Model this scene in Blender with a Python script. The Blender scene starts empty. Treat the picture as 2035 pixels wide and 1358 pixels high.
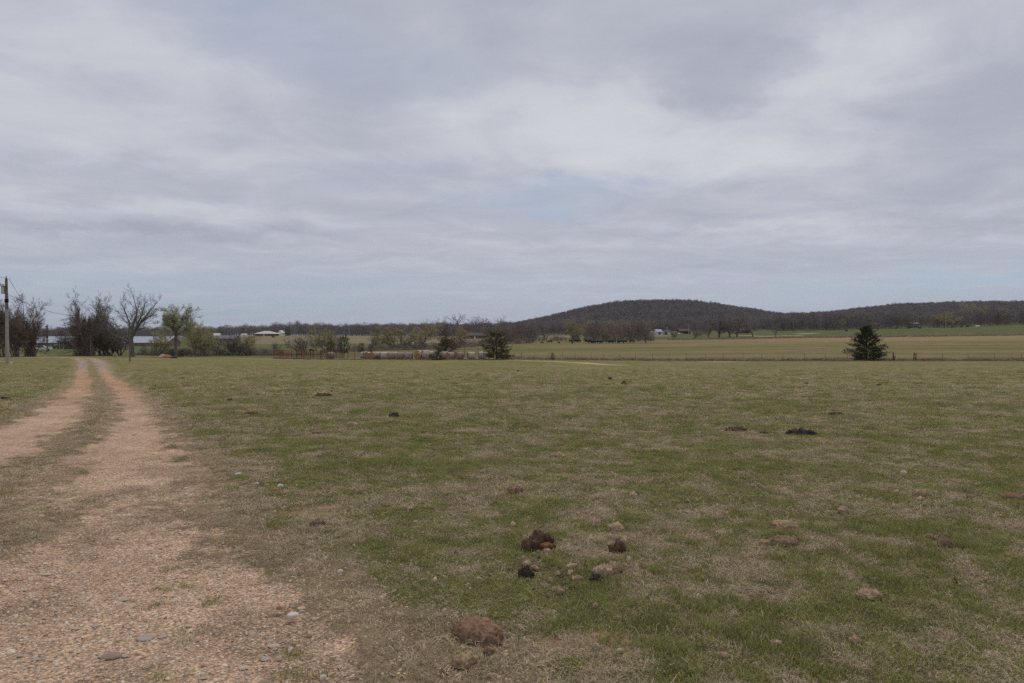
import bpy, bmesh, math, random
import numpy as np
from mathutils import Vector, Matrix

R = math.radians
scene = bpy.context.scene
col = scene.collection

# ------------------------------------------------------------------ camera
F = 1357.0            # focal length in photograph pixels (24 mm on 36 mm)
CX, HY = 1017.5, 670.0
EYE = 1.7
cam_data = bpy.data.cameras.new('camera')
cam_data.lens = 24.0
cam_data.sensor_width = 36.0
cam_data.clip_start = 0.05
cam_data.clip_end = 20000.0
cam_data.shift_y = -9.0 / 2035.0
cam = bpy.data.objects.new('camera', cam_data)
cam.location = (0, 0, EYE)
cam.rotation_euler = (R(90), 0, 0)
col.objects.link(cam)
scene.camera = cam

# ------------------------------------------------------------------ view + render
scene.view_settings.view_transform = 'Standard'
scene.view_settings.look = 'None'
scene.view_settings.gamma = 1.0
scene.view_settings.use_curve_mapping = False
scene.view_settings.exposure = 0.0
scene.render.engine = 'CYCLES'
scene.cycles.max_bounces = 4
scene.cycles.diffuse_bounces = 2
scene.cycles.glossy_bounces = 1
scene.cycles.transmission_bounces = 2
scene.cycles.use_denoising = False

# ------------------------------------------------------------------ sky and sun
SUN_EL, SUN_AZ = R(56), R(18)       # azimuth from +Y towards +X
world = bpy.data.worlds.new('World')
scene.world = world
world.use_nodes = True
wt = world.node_tree
wt.nodes.clear()
def wn(kind, **kw):
    n = wt.nodes.new(kind)
    for k, v in kw.items():
        setattr(n, k, v)
    return n
def wl(a, b):
    wt.links.new(a, b)
def wmath(op, a, b=None, c=None, clamp=False):
    n = wn('ShaderNodeMath', operation=op, use_clamp=clamp)
    for i, v in enumerate((a, b, c)):
        if v is None:
            continue
        if isinstance(v, (int, float)):
            n.inputs[i].default_value = v
        else:
            wl(v, n.inputs[i])
    return n.outputs[0]
def wvec(op, a, b=None):
    n = wn('ShaderNodeVectorMath', operation=op)
    for i, v in enumerate((a, b)):
        if v is None:
            continue
        if isinstance(v, tuple):
            n.inputs[i].default_value = v
        else:
            wl(v, n.inputs[i])
    return n
def wsmooth(v, lo, hi, to0=0.0, to1=1.0):
    n = wn('ShaderNodeMapRange', interpolation_type='SMOOTHSTEP')
    wl(v, n.inputs[0])
    n.inputs[1].default_value = lo; n.inputs[2].default_value = hi
    n.inputs[3].default_value = to0; n.inputs[4].default_value = to1
    return n.outputs[0]
def wmix(f, a, b):
    n = wn('ShaderNodeMix', data_type='RGBA')
    if isinstance(f, (int, float)): n.inputs[0].default_value = f
    else: wl(f, n.inputs[0])
    for v, s in ((a, n.inputs[6]), (b, n.inputs[7])):
        if isinstance(v, tuple): s.default_value = v + (1,)
        else: wl(v, s)
    return n.outputs[2]
def wnoise(vec, scale, detail, rough=0.5, dist=0.0):
    n = wn('ShaderNodeTexNoise')
    wl(vec, n.inputs['Vector'])
    n.inputs['Scale'].default_value = scale
    n.inputs['Detail'].default_value = detail
    n.inputs['Roughness'].default_value = rough
    n.inputs['Distortion'].default_value = dist
    return n

tc = wn('ShaderNodeTexCoord')
D = tc.outputs['Generated']
sep = wn('ShaderNodeSeparateXYZ'); wl(D, sep.inputs[0])
dz = wmath('MAXIMUM', sep.outputs['Z'], 0.0)
inv = wmath('DIVIDE', 1.0, wmath('ADD', dz, 0.07))
Qn = wn('ShaderNodeCombineXYZ')
wl(wmath('MULTIPLY', sep.outputs['X'], inv), Qn.inputs[0])
wl(wmath('MULTIPLY', sep.outputs['Y'], inv), Qn.inputs[1])
Q = Qn.outputs[0]
Qs = wvec('MULTIPLY', Q, (0.55, 1.0, 1.0)).outputs[0]
n_big = wnoise(wvec('ADD', Qs, (3.1, 1.7, 0.0)).outputs[0], 0.75, 5.0, 0.5, 0.25).outputs[0]
n_mid = wnoise(wvec('ADD', Q, (9.3, 4.2, 2.0)).outputs[0], 1.9, 9.0, 0.58, 0.6).outputs[0]
n_streak = wnoise(wvec('MULTIPLY', Q, (0.16, 1.0, 1.0)).outputs[0], 1.3, 5.0, 0.5, 0.2).outputs[0]
# direction warped a little, so that the clouds' edges are ragged
wn3 = wnoise(wvec('MULTIPLY', D, (1.0, 1.0, 2.0)).outputs[0], 5.0, 9.0, 0.60)
Dw = wvec('ADD', D, wvec('MULTIPLY', wvec('SUBTRACT', wn3.outputs['Color'], (0.5, 0.5, 0.5)).outputs[0], (0.26, 0.0, 0.13)).outputs[0]).outputs[0]
def blob(px, py, rx, ry):
    v = Vector(((px - CX) / F, 1.0, (HY - py) / F)); L = v.length; v /= L
    d = wvec('MULTIPLY', wvec('SUBTRACT', Dw, tuple(v)).outputs[0], (F * L / rx, 1.6, F * L / ry)).outputs[0]
    ln = wvec('LENGTH', d).outputs['Value']
    return wsmooth(ln, 0.15, 1.15, 1.0, 0.0)
skytex = wn('ShaderNodeTexSky', sky_type='NISHITA')
skytex.sun_disc = False
skytex.sun_elevation = SUN_EL
skytex.sun_rotation = SUN_AZ
skytex.air_density = 1.0
skytex.dust_density = 1.5
clear = wvec('MULTIPLY', skytex.outputs[0], (0.095, 0.095, 0.095)).outputs[0]   # the clear sky at strength 0.095

lum = wmath('ADD', wmath('MULTIPLY', wmath('SUBTRACT', n_big, 0.5), 0.42), wmath('MULTIPLY', wmath('SUBTRACT', n_mid, 0.5), 0.52))
lum = wmath('ADD', lum, wmath('MULTIPLY', wmath('SUBTRACT', n_streak, 0.5), 0.15))
lum = wmath('MULTIPLY', lum, wsmooth(dz, 0.01, 0.16, 0.45, 1.0))
for (px, py, rx, ry, amp) in ((1290, 250, 520, 150, .25), (1700, 330, 320, 130, .10), (980, 290, 420, 110, .12), (1475, 140, 150, 85, -.26), (1560, 90, 120, 60, .16), (1330, 330, 330, 60, .16), (1400, 60, 240, 70, -.10),
                              (1880, 250, 260, 170, -.10), (300, 290, 420, 70, .10), (1730, 130, 160, 120, .14),
                              (120, 90, 420, 100, .12), (640, 100, 330, 110, -.11), (300, 470, 420, 14, -.12), (340, 430, 400, 30, .12), (1900, 420, 260, 40, -.12),
                              (1450, 470, 260, 16, .12)):
    lum = wmath('ADD', lum, wmath('MULTIPLY', blob(px, py, rx, ry), amp))
lum01 = wsmooth(lum, -0.42, 0.42)
ramp = wn('ShaderNodeValToRGB')
wl(lum01, ramp.inputs[0])
e = ramp.color_ramp.elements
e[0].position = 0.0; e[0].color = (0.355, 0.380, 0.468, 1)
e[1].position = 1.0; e[1].color = (0.655, 0.665, 0.71, 1)
m_ = ramp.color_ramp.elements.new(0.5); m_.color = (0.472, 0.492, 0.570, 1)
cloud = ramp.outputs[0]
# thin places where the blue shows
thin = wsmooth(dz, 0.030, 0.130, 0.66, 0.0)
for (px, py, rx, ry, amp) in ((1130, 398, 320, 34, .55), (560, 70, 260, 80, .40), (1900, 545, 420, 34, .45), (150, 590, 420, 40, .2), (700, 350, 240, 24, .25), (850, 150, 220, 60, .16)):
    thin = wmath('ADD', thin, wmath('MULTIPLY', blob(px, py, rx, ry), amp))
thin = wmath('MULTIPLY', thin, wsmooth(wmath('ADD', n_streak, wmath('MULTIPLY', wmath('SUBTRACT', n_mid, .5), .6)), 0.25, 0.62, 1.35, 0.55), clamp=True)
veil = wmix(0.72, clear, (0.35, 0.462, 0.625))
skycol = wmix(thin, cloud, veil)
bg = wn('ShaderNodeBackground')
wl(skycol, bg.inputs[0])
bg.inputs[1].default_value = 1.0
wo = wn('ShaderNodeOutputWorld')
wl(bg.outputs[0], wo.inputs[0])

sun_d = bpy.data.lights.new('sun', 'SUN')
sun_d.energy = 1.3
sun_d.angle = R(14)
sun_d.color = (1.0, 0.95, 0.88)
sun = bpy.data.objects.new('sun', sun_d)
sdir = Vector((math.sin(SUN_AZ) * math.cos(SUN_EL), math.cos(SUN_AZ) * math.cos(SUN_EL), math.sin(SUN_EL)))
sun.rotation_euler = sdir.to_track_quat('Z', 'Y').to_euler()
sun.location = sdir * 50
col.objects.link(sun)

# ------------------------------------------------------------------ small helpers
rng = np.random.default_rng(7)

def hash2(ix, iy, seed):
    h = (ix.astype(np.int64) * 374761393 + iy.astype(np.int64) * 668265263 + seed * 974634777) & 0xFFFFFFFF
    h = ((h ^ (h >> 13)) * 1274126177) & 0xFFFFFFFF
    h = h ^ (h >> 16)
    return (h & 0xFFFFFF) / float(0xFFFFFF)
def vnoise(x, y, seed=0):
    x = np.asarray(x, float); y = np.asarray(y, float)
    ix, iy = np.floor(x), np.floor(y)
    fx, fy = x - ix, y - iy
    fx = fx * fx * (3 - 2 * fx); fy = fy * fy * (3 - 2 * fy)
    a = hash2(ix, iy, seed); b = hash2(ix + 1, iy, seed)
    c = hash2(ix, iy + 1, seed); d = hash2(ix + 1, iy + 1, seed)
    return (a * (1 - fx) + b * fx) * (1 - fy) + (c * (1 - fx) + d * fx) * fy
def fbm(x, y, octaves=4, seed=0, gain=0.5):
    s = 0.0; a = 1.0; t = 0.0
    x = np.asarray(x, float); y = np.asarray(y, float)
    for i in range(octaves):
        s = s + a * vnoise(x, y, seed + i * 17); t += a; a *= gain
        x, y = (x * 0.8 - y * 0.6) * 2.03 + 5.3, (x * 0.6 + y * 0.8) * 2.03 + 1.7
    return s / t
def sstep(v, lo, hi):
    t = np.clip((v - lo) / (hi - lo), 0, 1)
    return t * t * (3 - 2 * t)

def mesh_np(name, verts, faces, mats=(), mat_idx=None, smooth=False):
    """verts (n,3) array; faces: list of arrays (m,k) with equal k per array"""
    me = bpy.data.meshes.new(name)
    verts = np.asarray(verts, np.float32)
    if isinstance(faces, np.ndarray):
        faces = [faces]
    faces = [np.asarray(f, np.int32) for f in faces if len(f)]
    nl = sum(f.size for f in faces); nf = sum(len(f) for f in faces)
    me.vertices.add(len(verts)); me.vertices.foreach_set('co', verts.ravel())
    me.loops.add(nl); me.loops.foreach_set('vertex_index', np.concatenate([f.ravel() for f in faces]))
    me.polygons.add(nf)
    tot = np.concatenate([np.full(len(f), f.shape[1], np.int32) for f in faces])
    st = np.concatenate([[0], np.cumsum(tot)[:-1]]).astype(np.int32)
    me.polygons.foreach_set('loop_start', st)
    me.polygons.foreach_set('loop_total', tot)
    if mat_idx is not None:
        me.polygons.foreach_set('material_index', np.asarray(mat_idx, np.int32))
    me.polygons.foreach_set('use_smooth', np.full(nf, smooth, bool))
    for m in mats:
        me.materials.append(m)
    me.update(calc_edges=True)
    return me

class MB:
    """collects simple shapes into one mesh"""
    def __init__(self):
        self.v = []; self.q = []; self.t = []; self.n = 0; self.qm = []; self.tm = []
    def add(self, v, q=None, t=None, m=0):
        v = np.asarray(v, float)
        if q is not None and len(q):
            q = np.asarray(q, int); self.q.append(q + self.n); self.qm.append(np.full(len(q), m))
        if t is not None and len(t):
            t = np.asarray(t, int); self.t.append(t + self.n); self.tm.append(np.full(len(t), m))
        self.v.append(v); self.n += len(v)
        return self
    def box(self, x0, x1, y0, y1, z0, z1, m=0):
        v = [(x, y, z) for z in (z0, z1) for y in (y0, y1) for x in (x0, x1)]
        q = [(0, 2, 3, 1), (4, 5, 7, 6), (0, 1, 5, 4), (2, 6, 7, 3), (0, 4, 6, 2), (1, 3, 7, 5)]
        return self.add(v, q, m=m)
    def tube(self, p0, p1, r0, r1=None, n=6, m=0, cap=True):
        r1 = r0 if r1 is None else r1
        v, q = tubes(np.array([p0], float), np.array([p1], float), np.array([r0]), np.array([r1]), n)
        self.add(v, q, m=m)
        if cap:
            o = self.n - 2 * n
            for k in range(1, n - 1):
                self.t.append(np.array([(o, o + k + 1, o + k), (o + n, o + n + k, o + n + k + 1)])); self.tm.append(np.full(2, m))
        return self
    def mesh(self, name, mats, smooth=False):
        f = []; mi = []
        if self.q: f.append(np.concatenate(self.q)); mi.append(np.concatenate(self.qm))
        if self.t: f.append(np.concatenate(self.t)); mi.append(np.concatenate(self.tm))
        if not isinstance(mats, (list, tuple)): mats = [mats]
        return mesh_np(name, np.concatenate(self.v), f, mats, np.concatenate(mi), smooth)

def tubes(P0, P1, r0, r1, n):
    """many open tapered tubes at once"""
    d = P1 - P0
    L = np.linalg.norm(d, axis=1, keepdims=True); L[L == 0] = 1
    d = d / L
    a = np.where(np.abs(d[:, 2:3]) < 0.9, np.array([[0, 0, 1.0]]), np.array([[1.0, 0, 0]]))
    u = np.cross(d, a); u /= np.linalg.norm(u, axis=1, keepdims=True)
    w = np.cross(d, u)
    ang = np.arange(n) / n * 2 * np.pi
    c, s = np.cos(ang)[None, :, None], np.sin(ang)[None, :, None]
    ring = u[:, None, :] * c + w[:, None, :] * s
    A = P0[:, None, :] + ring * np.asarray(r0)[:, None, None]
    B = P1[:, None, :] + ring * np.asarray(r1)[:, None, None]
    V = np.concatenate([A, B], axis=1).reshape(-1, 3)
    k = np.arange(n); k2 = (k + 1) % n
    q = np.stack([k, k2, k2 + n, k + n], axis=1)
    Qd = (np.arange(len(P0)) * 2 * n)[:, None, None] + q[None]
    return V, Qd.reshape(-1, 4)

def obj(name, me, parent=None, loc=None, rz=None):
    o = bpy.data.objects.new(name, me)
    col.objects.link(o)
    if parent is not None: o.parent = parent
    if loc is not None: o.location = loc
    if rz is not None: o.rotation_euler = (0, 0, rz)
    return o
def tag(o, label, cat, group=None):
    o['label'] = label; o['category'] = cat
    if group: o['group'] = group
    return o
def thing(name, label, cat, loc=(0, 0, 0), rz=0.0, group=None):
    o = bpy.data.objects.new(name, None); col.objects.link(o)
    o.empty_display_size = 0.2
    o.location = loc; o.rotation_euler = (0, 0, rz)
    return tag(o, label, cat, group)
KIDS = {}
def kid(name, me, parent):
    o = obj(name, me, parent)
    KIDS.setdefault(parent.name, []).append(o)
    return o
def dup(root, label, loc, rz=0.0, scale=(1, 1, 1), group=None):
    r = root.copy(); col.objects.link(r)
    r.location = loc; r.rotation_euler = (0, 0, rz); r.scale = scale
    r['label'] = label
    if group: r['group'] = group
    for ch in KIDS.get(root.name, []):
        c = ch.copy(); col.objects.link(c); c.parent = r
        for g in KIDS.get(ch.name, []):
            d = g.copy(); col.objects.link(d); d.parent = c
    return r

# ------------------------------------------------------------------ materials
def mat(name, color, rough=0.9, var=0.0, scale=3.0, color2=None, rand=0.0, trans=0.0, bump=0.0, spec=0.15, metal=0.0, detail=4.0, coord='Object', attr=None):
    """procedural material: noise between two colours, per-object brightness jitter, optional bump / translucency"""
    m = bpy.data.materials.new(name); m.use_nodes = True
    nt = m.node_tree; nt.nodes.clear()
    N = nt.nodes.new; Lk = nt.links.new
    out = N('ShaderNodeOutputMaterial')
    t = N('ShaderNodeTexCoord')
    nz = N('ShaderNodeTexNoise'); nz.inputs['Scale'].default_value = scale; nz.inputs['Detail'].default_value = detail; nz.inputs['Roughness'].default_value = 0.6
    Lk(t.outputs[coord], nz.inputs['Vector'])
    mr = N('ShaderNodeMapRange'); Lk(nz.outputs[0], mr.inputs[0]); mr.inputs[1].default_value = 0.32; mr.inputs[2].default_value = 0.68
    mx = N('ShaderNodeMix'); mx.data_type = 'RGBA'; Lk(mr.outputs[0], mx.inputs[0])
    c2 = color2 if color2 else tuple(c * (1 - var) for c in color)
    mx.inputs[6].default_value = tuple(color) + (1,); mx.inputs[7].default_value = tuple(c2) + (1,)
    c = mx.outputs[2]
    if rand > 0:
        oi = N('ShaderNodeObjectInfo')
        r2 = N('ShaderNodeMapRange'); Lk(oi.outputs['Random'], r2.inputs[0]); r2.inputs[3].default_value = 1 - rand; r2.inputs[4].default_value = 1 + rand
        hs = N('ShaderNodeHueSaturation'); Lk(r2.outputs[0], hs.inputs['Value']); Lk(c, hs.inputs['Color']); c = hs.outputs[0]
    bs = N('ShaderNodeBsdfPrincipled')
    Lk(c, bs.inputs['Base Color']); bs.inputs['Roughness'].default_value = rough
    bs.inputs['Specular IOR Level'].default_value = spec; bs.inputs['Metallic'].default_value = metal
    if bump > 0:
        bp = N('ShaderNodeBump'); bp.inputs['Strength'].default_value = 1.0; bp.inputs['Distance'].default_value = bump
        Lk(nz.outputs[0], bp.inputs['Height']); Lk(bp.outputs[0], bs.inputs['Normal'])
    sh = bs.outputs[0]
    if trans > 0:
        tr = N('ShaderNodeBsdfTranslucent'); Lk(c, tr.inputs[0])
        ms = N('ShaderNodeMixShader'); ms.inputs[0].default_value = trans
        Lk(sh, ms.inputs[1]); Lk(tr.outputs[0], ms.inputs[2]); sh = ms.outputs[0]
    Lk(sh, out.inputs[0])
    return m
# ------------------------------------------------------------------ terrain
SLOPE = 0.0218
# per picture column: how the land lies, as (depth in metres, row at which it shows)
LAND = {
    -300: [(78, 722), (104, 712), (125, 705), (200, 696), (300, 687), (400, 681), (700, 674), (1200, 671), (4000, 670)],
    0:    [(78, 722), (104, 711.5), (122, 705.5), (200, 696), (300, 687), (400, 681), (700, 674), (1200, 671), (4000, 670)],
    190:  [(78, 724), (110, 711), (128, 708), (200, 698), (300, 688), (400, 681), (700, 674), (1200, 671), (4000, 670)],
    350:  [(78, 725), (115, 713.5), (135, 710), (200, 701), (300, 690), (500, 678), (800, 671), (1200, 670), (4000, 670)],
    500:  [(78, 726), (125, 713), (180, 705), (300, 692), (400, 684), (600, 671), (700, 667.5), (1200, 667), (4000, 669)],
    600:  [(78, 727), (130, 714.5), (170, 707), (300, 692), (500, 675), (650, 667), (1000, 666), (4000, 668)],
    850:  [(78, 728), (135, 715.5), (200, 702), (260, 693.5), (400, 681), (600, 671.5), (900, 667), (4000, 668)],
    1000: [(78, 729), (128, 715), (200, 699), (300, 686), (420, 677), (600, 669), (1000, 662), (1400, 657), (1800, 657), (4000, 668)],
    1100: [(78, 729), (125, 715), (200, 698), (330, 683), (420, 676), (600, 667), (1000, 658), (1400, 634), (1800, 644), (4000, 668)],
    1200: [(78, 729), (125, 716), (200, 697), (330, 684), (420, 678), (600, 667), (900, 656), (1400, 609), (1800, 630), (4000, 668)],
    1280: [(78, 729), (125, 716.5), (200, 697), (320, 685), (420, 676), (560, 665), (900, 652), (1400, 602), (1800, 622), (4000, 668)],
    1380: [(78, 729), (125, 717), (200, 697), (320, 683), (420, 675), (560, 664), (900, 651), (1400, 603), (1800, 625), (4000, 668)],
    1480: [(78, 729), (125, 717.5), (200, 695), (320, 680), (420, 674), (560, 663), (900, 650), (1400, 619), (1800, 632), (4000, 668)],
    1560: [(78, 729), (125, 717.5), (200, 694), (320, 679), (420, 672), (560, 660), (900, 647), (1300, 636), (1800, 645), (4000, 668)],
    1700: [(78, 729), (125, 717.5), (200, 693), (320, 677), (420, 671), (560, 656), (800, 645), (1200, 625), (1800, 636), (4000, 668)],
    1800: [(78, 729), (125, 717.5), (200, 693), (320, 676), (420, 670), (560, 653), (800, 640), (1200, 612), (1800, 630), (4000, 668)],
    2035: [(78, 729), (125, 717.5), (200, 692), (320, 674), (420, 667), (560, 646), (800, 635), (1200, 609), (1800, 628), (4000, 668)],
    2500: [(78, 729), (125, 717.5), (200, 692), (320, 674), (420, 667), (560, 645), (800, 634), (1200, 612), (1800, 630), (4000, 668)],
}
_us = np.array(sorted(LAND)); 
UG = np.linspace(-300, 2500, 281)
LYG = np.linspace(math.log(8), math.log(4000), 260)
def _plane_row(Y):
    return HY + F * (EYE / Y) + F * SLOPE
_tab = []
for u in _us:
    pts = [(y, _plane_row(y)) for y in (8, 12, 18, 27, 40, 58)] + LAND[int(u)]
    ys = np.log([p[0] for p in pts]); zs = [EYE - (p[1] - HY) / F * p[0] for p in pts]
    _tab.append(np.interp(LYG, ys, [(p[1]) for p in pts]))     # first rows, linear in log depth
    # heights between the control points follow straight slopes
    Yg = np.exp(LYG)
    zz = np.interp(Yg, [p[0] for p in pts], zs)
    _tab[-1] = zz
_tab = np.array(_tab)                                            # (columns, depth) heights
ZT = np.array([np.interp(UG, _us, _tab[:, j]) for j in range(len(LYG))]).T   # (u, depth)
def _blur(a, axis, s):
    k = np.arange(-3 * s, 3 * s + 1); w = np.exp(-k * k / (2.0 * s * s)); w /= w.sum()
    ap = np.pad(a, [(len(k) // 2,) * 2 if i == axis else (0, 0) for i in range(2)], mode='edge')
    return np.apply_along_axis(lambda r: np.convolve(r, w, 'valid'), axis, ap)
PL = -SLOPE * np.exp(LYG)[None, :]
ZD = _blur(_blur(ZT - PL, 0, 3), 1, 2)
def gz0(X, Y):
    X = np.asarray(X, float); Y = np.asarray(Y, float)
    Yc = np.clip(Y, 8.0, 3990.0)
    u = np.clip(CX + F * X / Yc, -299, 2499)
    fi = (u + 300) / 10.0; fj = (np.log(Yc) - LYG[0]) / (LYG[1] - LYG[0])
    i = np.clip(np.floor(fi).astype(int), 0, len(UG) - 2); j = np.clip(np.floor(fj).astype(int), 0, len(LYG) - 2)
    a, b = fi - i, fj - j
    dev = (ZD[i, j] * (1 - a) + ZD[i + 1, j] * a) * (1 - b) + (ZD[i, j + 1] * (1 - a) + ZD[i + 1, j + 1] * a) * b
    base = np.where(Y > 0, -SLOPE * np.minimum(Y, 3990), -SLOPE * 20 * np.tanh(Y / 20.0))
    return base + dev * sstep(Y, 20.0, 60.0)
def gz(X, Y):
    z = gz0(X, Y)
    near = 1 - sstep(np.hypot(X, Y), 60, 140)
    z = z + near * (0.10 * (fbm(np.asarray(X) * 0.16, np.asarray(Y) * 0.16, 3, 3) - 0.5) + 0.045 * (fbm(np.asarray(X) * 1.7, np.asarray(Y) * 1.7, 3, 11) - 0.5))
    return z
def gpt(px, row):
    """where a line of sight through the photograph meets the land"""
    Y = np.exp(np.linspace(math.log(2.2), math.log(3500), 3000))
    X = (px - CX) / F * Y
    r = HY + F * (EYE - gz0(X, Y)) / Y
    k = np.argmax(r <= row) if (r <= row).any() else len(Y) - 1
    return float(X[k]), float(Y[k])
def at(px, Y):
    """a point at depth Y in a picture column, on the ground"""
    X = (px - CX) / F * Y
    return (X, Y, float(gz(X, Y)))

# ------------------------------------------------------------------ polylines on the ground
def world_line(pts):
    return [gpt(p[0], p[1]) + tuple(p[2:]) for p in pts]
def line_dist(X, Y, pts):
    """distance to a polyline, with the half-width and strength interpolated along it"""
    best = np.full(X.shape, 1e9); hw = np.zeros(X.shape); st = np.zeros(X.shape)
    for a, b in zip(pts[:-1], pts[1:]):
        dx, dy = b[0] - a[0], b[1] - a[1]
        t = np.clip(((X - a[0]) * dx + (Y - a[1]) * dy) / (dx * dx + dy * dy + 1e-9), 0, 1)
        d = np.hypot(X - a[0] - t * dx, Y - a[1] - t * dy)
        m = d < best
        best = np.where(m, d, best)
        hw = np.where(m, a[2] + (b[2] - a[2]) * t, hw)
        st = np.where(m, a[3] + (b[3] - a[3]) * t, st)
    return best, hw, st
RUT_R = world_line([(176, 711.6, .5, .8), (192, 716, .7, .85), (201, 724, .7, .9), (205, 735, .45, .9), (209, 745, .42, .95), (232, 762, .42, 1), (252, 781, .43, 1), (271, 818, .45, 1),
                    (268, 847, .52, 1), (264, 872, .62, 1), (262, 909, .78, 1), (268, 940, .85, 1), (258, 962, .78, .85), (245, 1000, .66, .56), (240, 1050, .75, .74),
                    (205, 1100, .93, 1), (200, 1150, 1.06, 1), (200, 1200, 1.16, 1), (215, 1300, 1.18, 1), (240, 1420, 1.2, 1), (260, 1600, 1.2, 1)])
RUT_L = world_line([(150, 711.2, .5, .8), (161, 716, .6, .85), (164, 724, .55, .9), (163, 735, .42, .9), (163, 744, .4, 1), (163, 761, .42, 1), (151, 781, .5, 1), (135, 798, .55, 1), (115, 818, .6, 1),
                    (85, 838, .65, 1), (48, 860, .7, 1), (5, 886, .75, 1), (-70, 915, .8, 1), (-180, 960, .8, 1), (-400, 1040, .8, 1)])
MIX_G = world_line([(110, 935, .5, .5), (60, 985, .9, .50), (-60, 1050, .9, .45), (-250, 1200, 1.0, .5)])
LANE = world_line([(-260, 709.5, 1.2, .7), (0, 709.5, 1.6, .8), (150, 711.2, 1.6, .7), (176, 711.6, .6, .6)])
LANE2 = world_line([(272, 713.6, .8, .9), (400, 713.8, 1.1, .8), (415, 713.6, .3, .4)])
LANE3 = world_line([(490, 713.4, .5, .8), (545, 714.6, 1.6, .9), (640, 715.2, 1.5, .8), (720, 715.4, 1.1, .8), (900, 718, .8, .8)])
BERM = world_line([(1046, 717.6, .5, .9), (1085, 718.4, 1.3, 1), (1150, 721.0, 1.2, .95), (1215, 725.6, 1.2, .9), (1247, 727.2, .4, .6)])

def masks(X, Y):
    """everything the ground is made of at (X, Y): returns gravel, dry share, bare soil"""
    n1 = fbm(X * 1.3, Y * 1.3, 4, 21); n2 = fbm(X * 5.0, Y * 5.0, 3, 31)
    wob = 0.95 * (n1 - 0.5) + 0.95 * (n2 - 0.5)
    g = np.zeros(X.shape)
    edge = np.full(X.shape, 9.0)
    for L, soft in ((RUT_R, .38), (RUT_L, .30), (MIX_G, .6), (LANE, .4)):
        d, hw, st = line_dist(X, Y, L)
        w = wob * np.clip(hw * 1.6, .3, 1.1)
        k = st * (1 - sstep(d + w - hw, -soft, soft))
        g = np.maximum(g, k)
        if L is not MIX_G:
            edge = np.minimum(edge, d - hw)
    # dry grass share: large and small patches, more of it by the track
    pl = fbm(X * 0.33 + 4, Y * 0.33, 4, 41); ps = fbm(X * 2.1, Y * 2.1, 4, 51); pt = fbm(X * 7.0, Y * 7.0, 3, 61)
    dry = 0.44 + 0.12 * (pl - 0.5) + 1.05 * (ps - 0.5) + 1.6 * (pt - 0.5)
    R_ = np.hypot(X, Y)
    dry = dry + 0.62 * (1 - sstep(edge, 0.05, 1.15 - 0.3 * sstep(Y, 9, 22)))
    dry = dry + 0.10 * sstep(R_, 14, 60)
    for px, row, rx, ry, amp in ((900, 1130, 1.1, 1.3, -.26), (1090, 1180, .9, .8, -.16), (800, 930, 2.2, 2.2, -.18), (1420, 1130, .5, .8, .22), (1480, 1020, 1.0, .5, .14), (1180, 960, 1.2, .5, .14), (1500, 930, 2.5, 1.0, -.12), (720, 1240, .3, .5, .2)):
        qx, qy = gpt(px, row)
        dry = dry + amp * np.exp(-((X - qx) / rx) ** 2 - ((Y - qy) / ry) ** 2)
    dry = np.clip(dry, 0, 1)
    bare = np.zeros(X.shape)
    for px, row, rx, ry in ((1205, 1272, .40, .15), (1130, 1288, .2, .10), (1283, 858, .40, .22), (605, 1022, .42, .16), (1740, 838, .5, .25), (1225, 1295, .15, .1), (640, 1010, .2, .1),
                            (1060, 915, .22, .1), (1240, 975, .18, .08), (1420, 962, .2, .1), (2020, 996, .2, .12), (1860, 905, .22, .12), (460, 958, .3, .12)):
        bx, by = gpt(px, row)
        q = np.hypot((X - bx) / rx, (Y - by) / ry) + 1.3 * (n2 - 0.5) + 0.8 * (n1 - .5)
        bare = np.maximum(bare, .8 * (1 - sstep(q, 0.35, 1.15)))
    return g, dry, bare, edge

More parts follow.
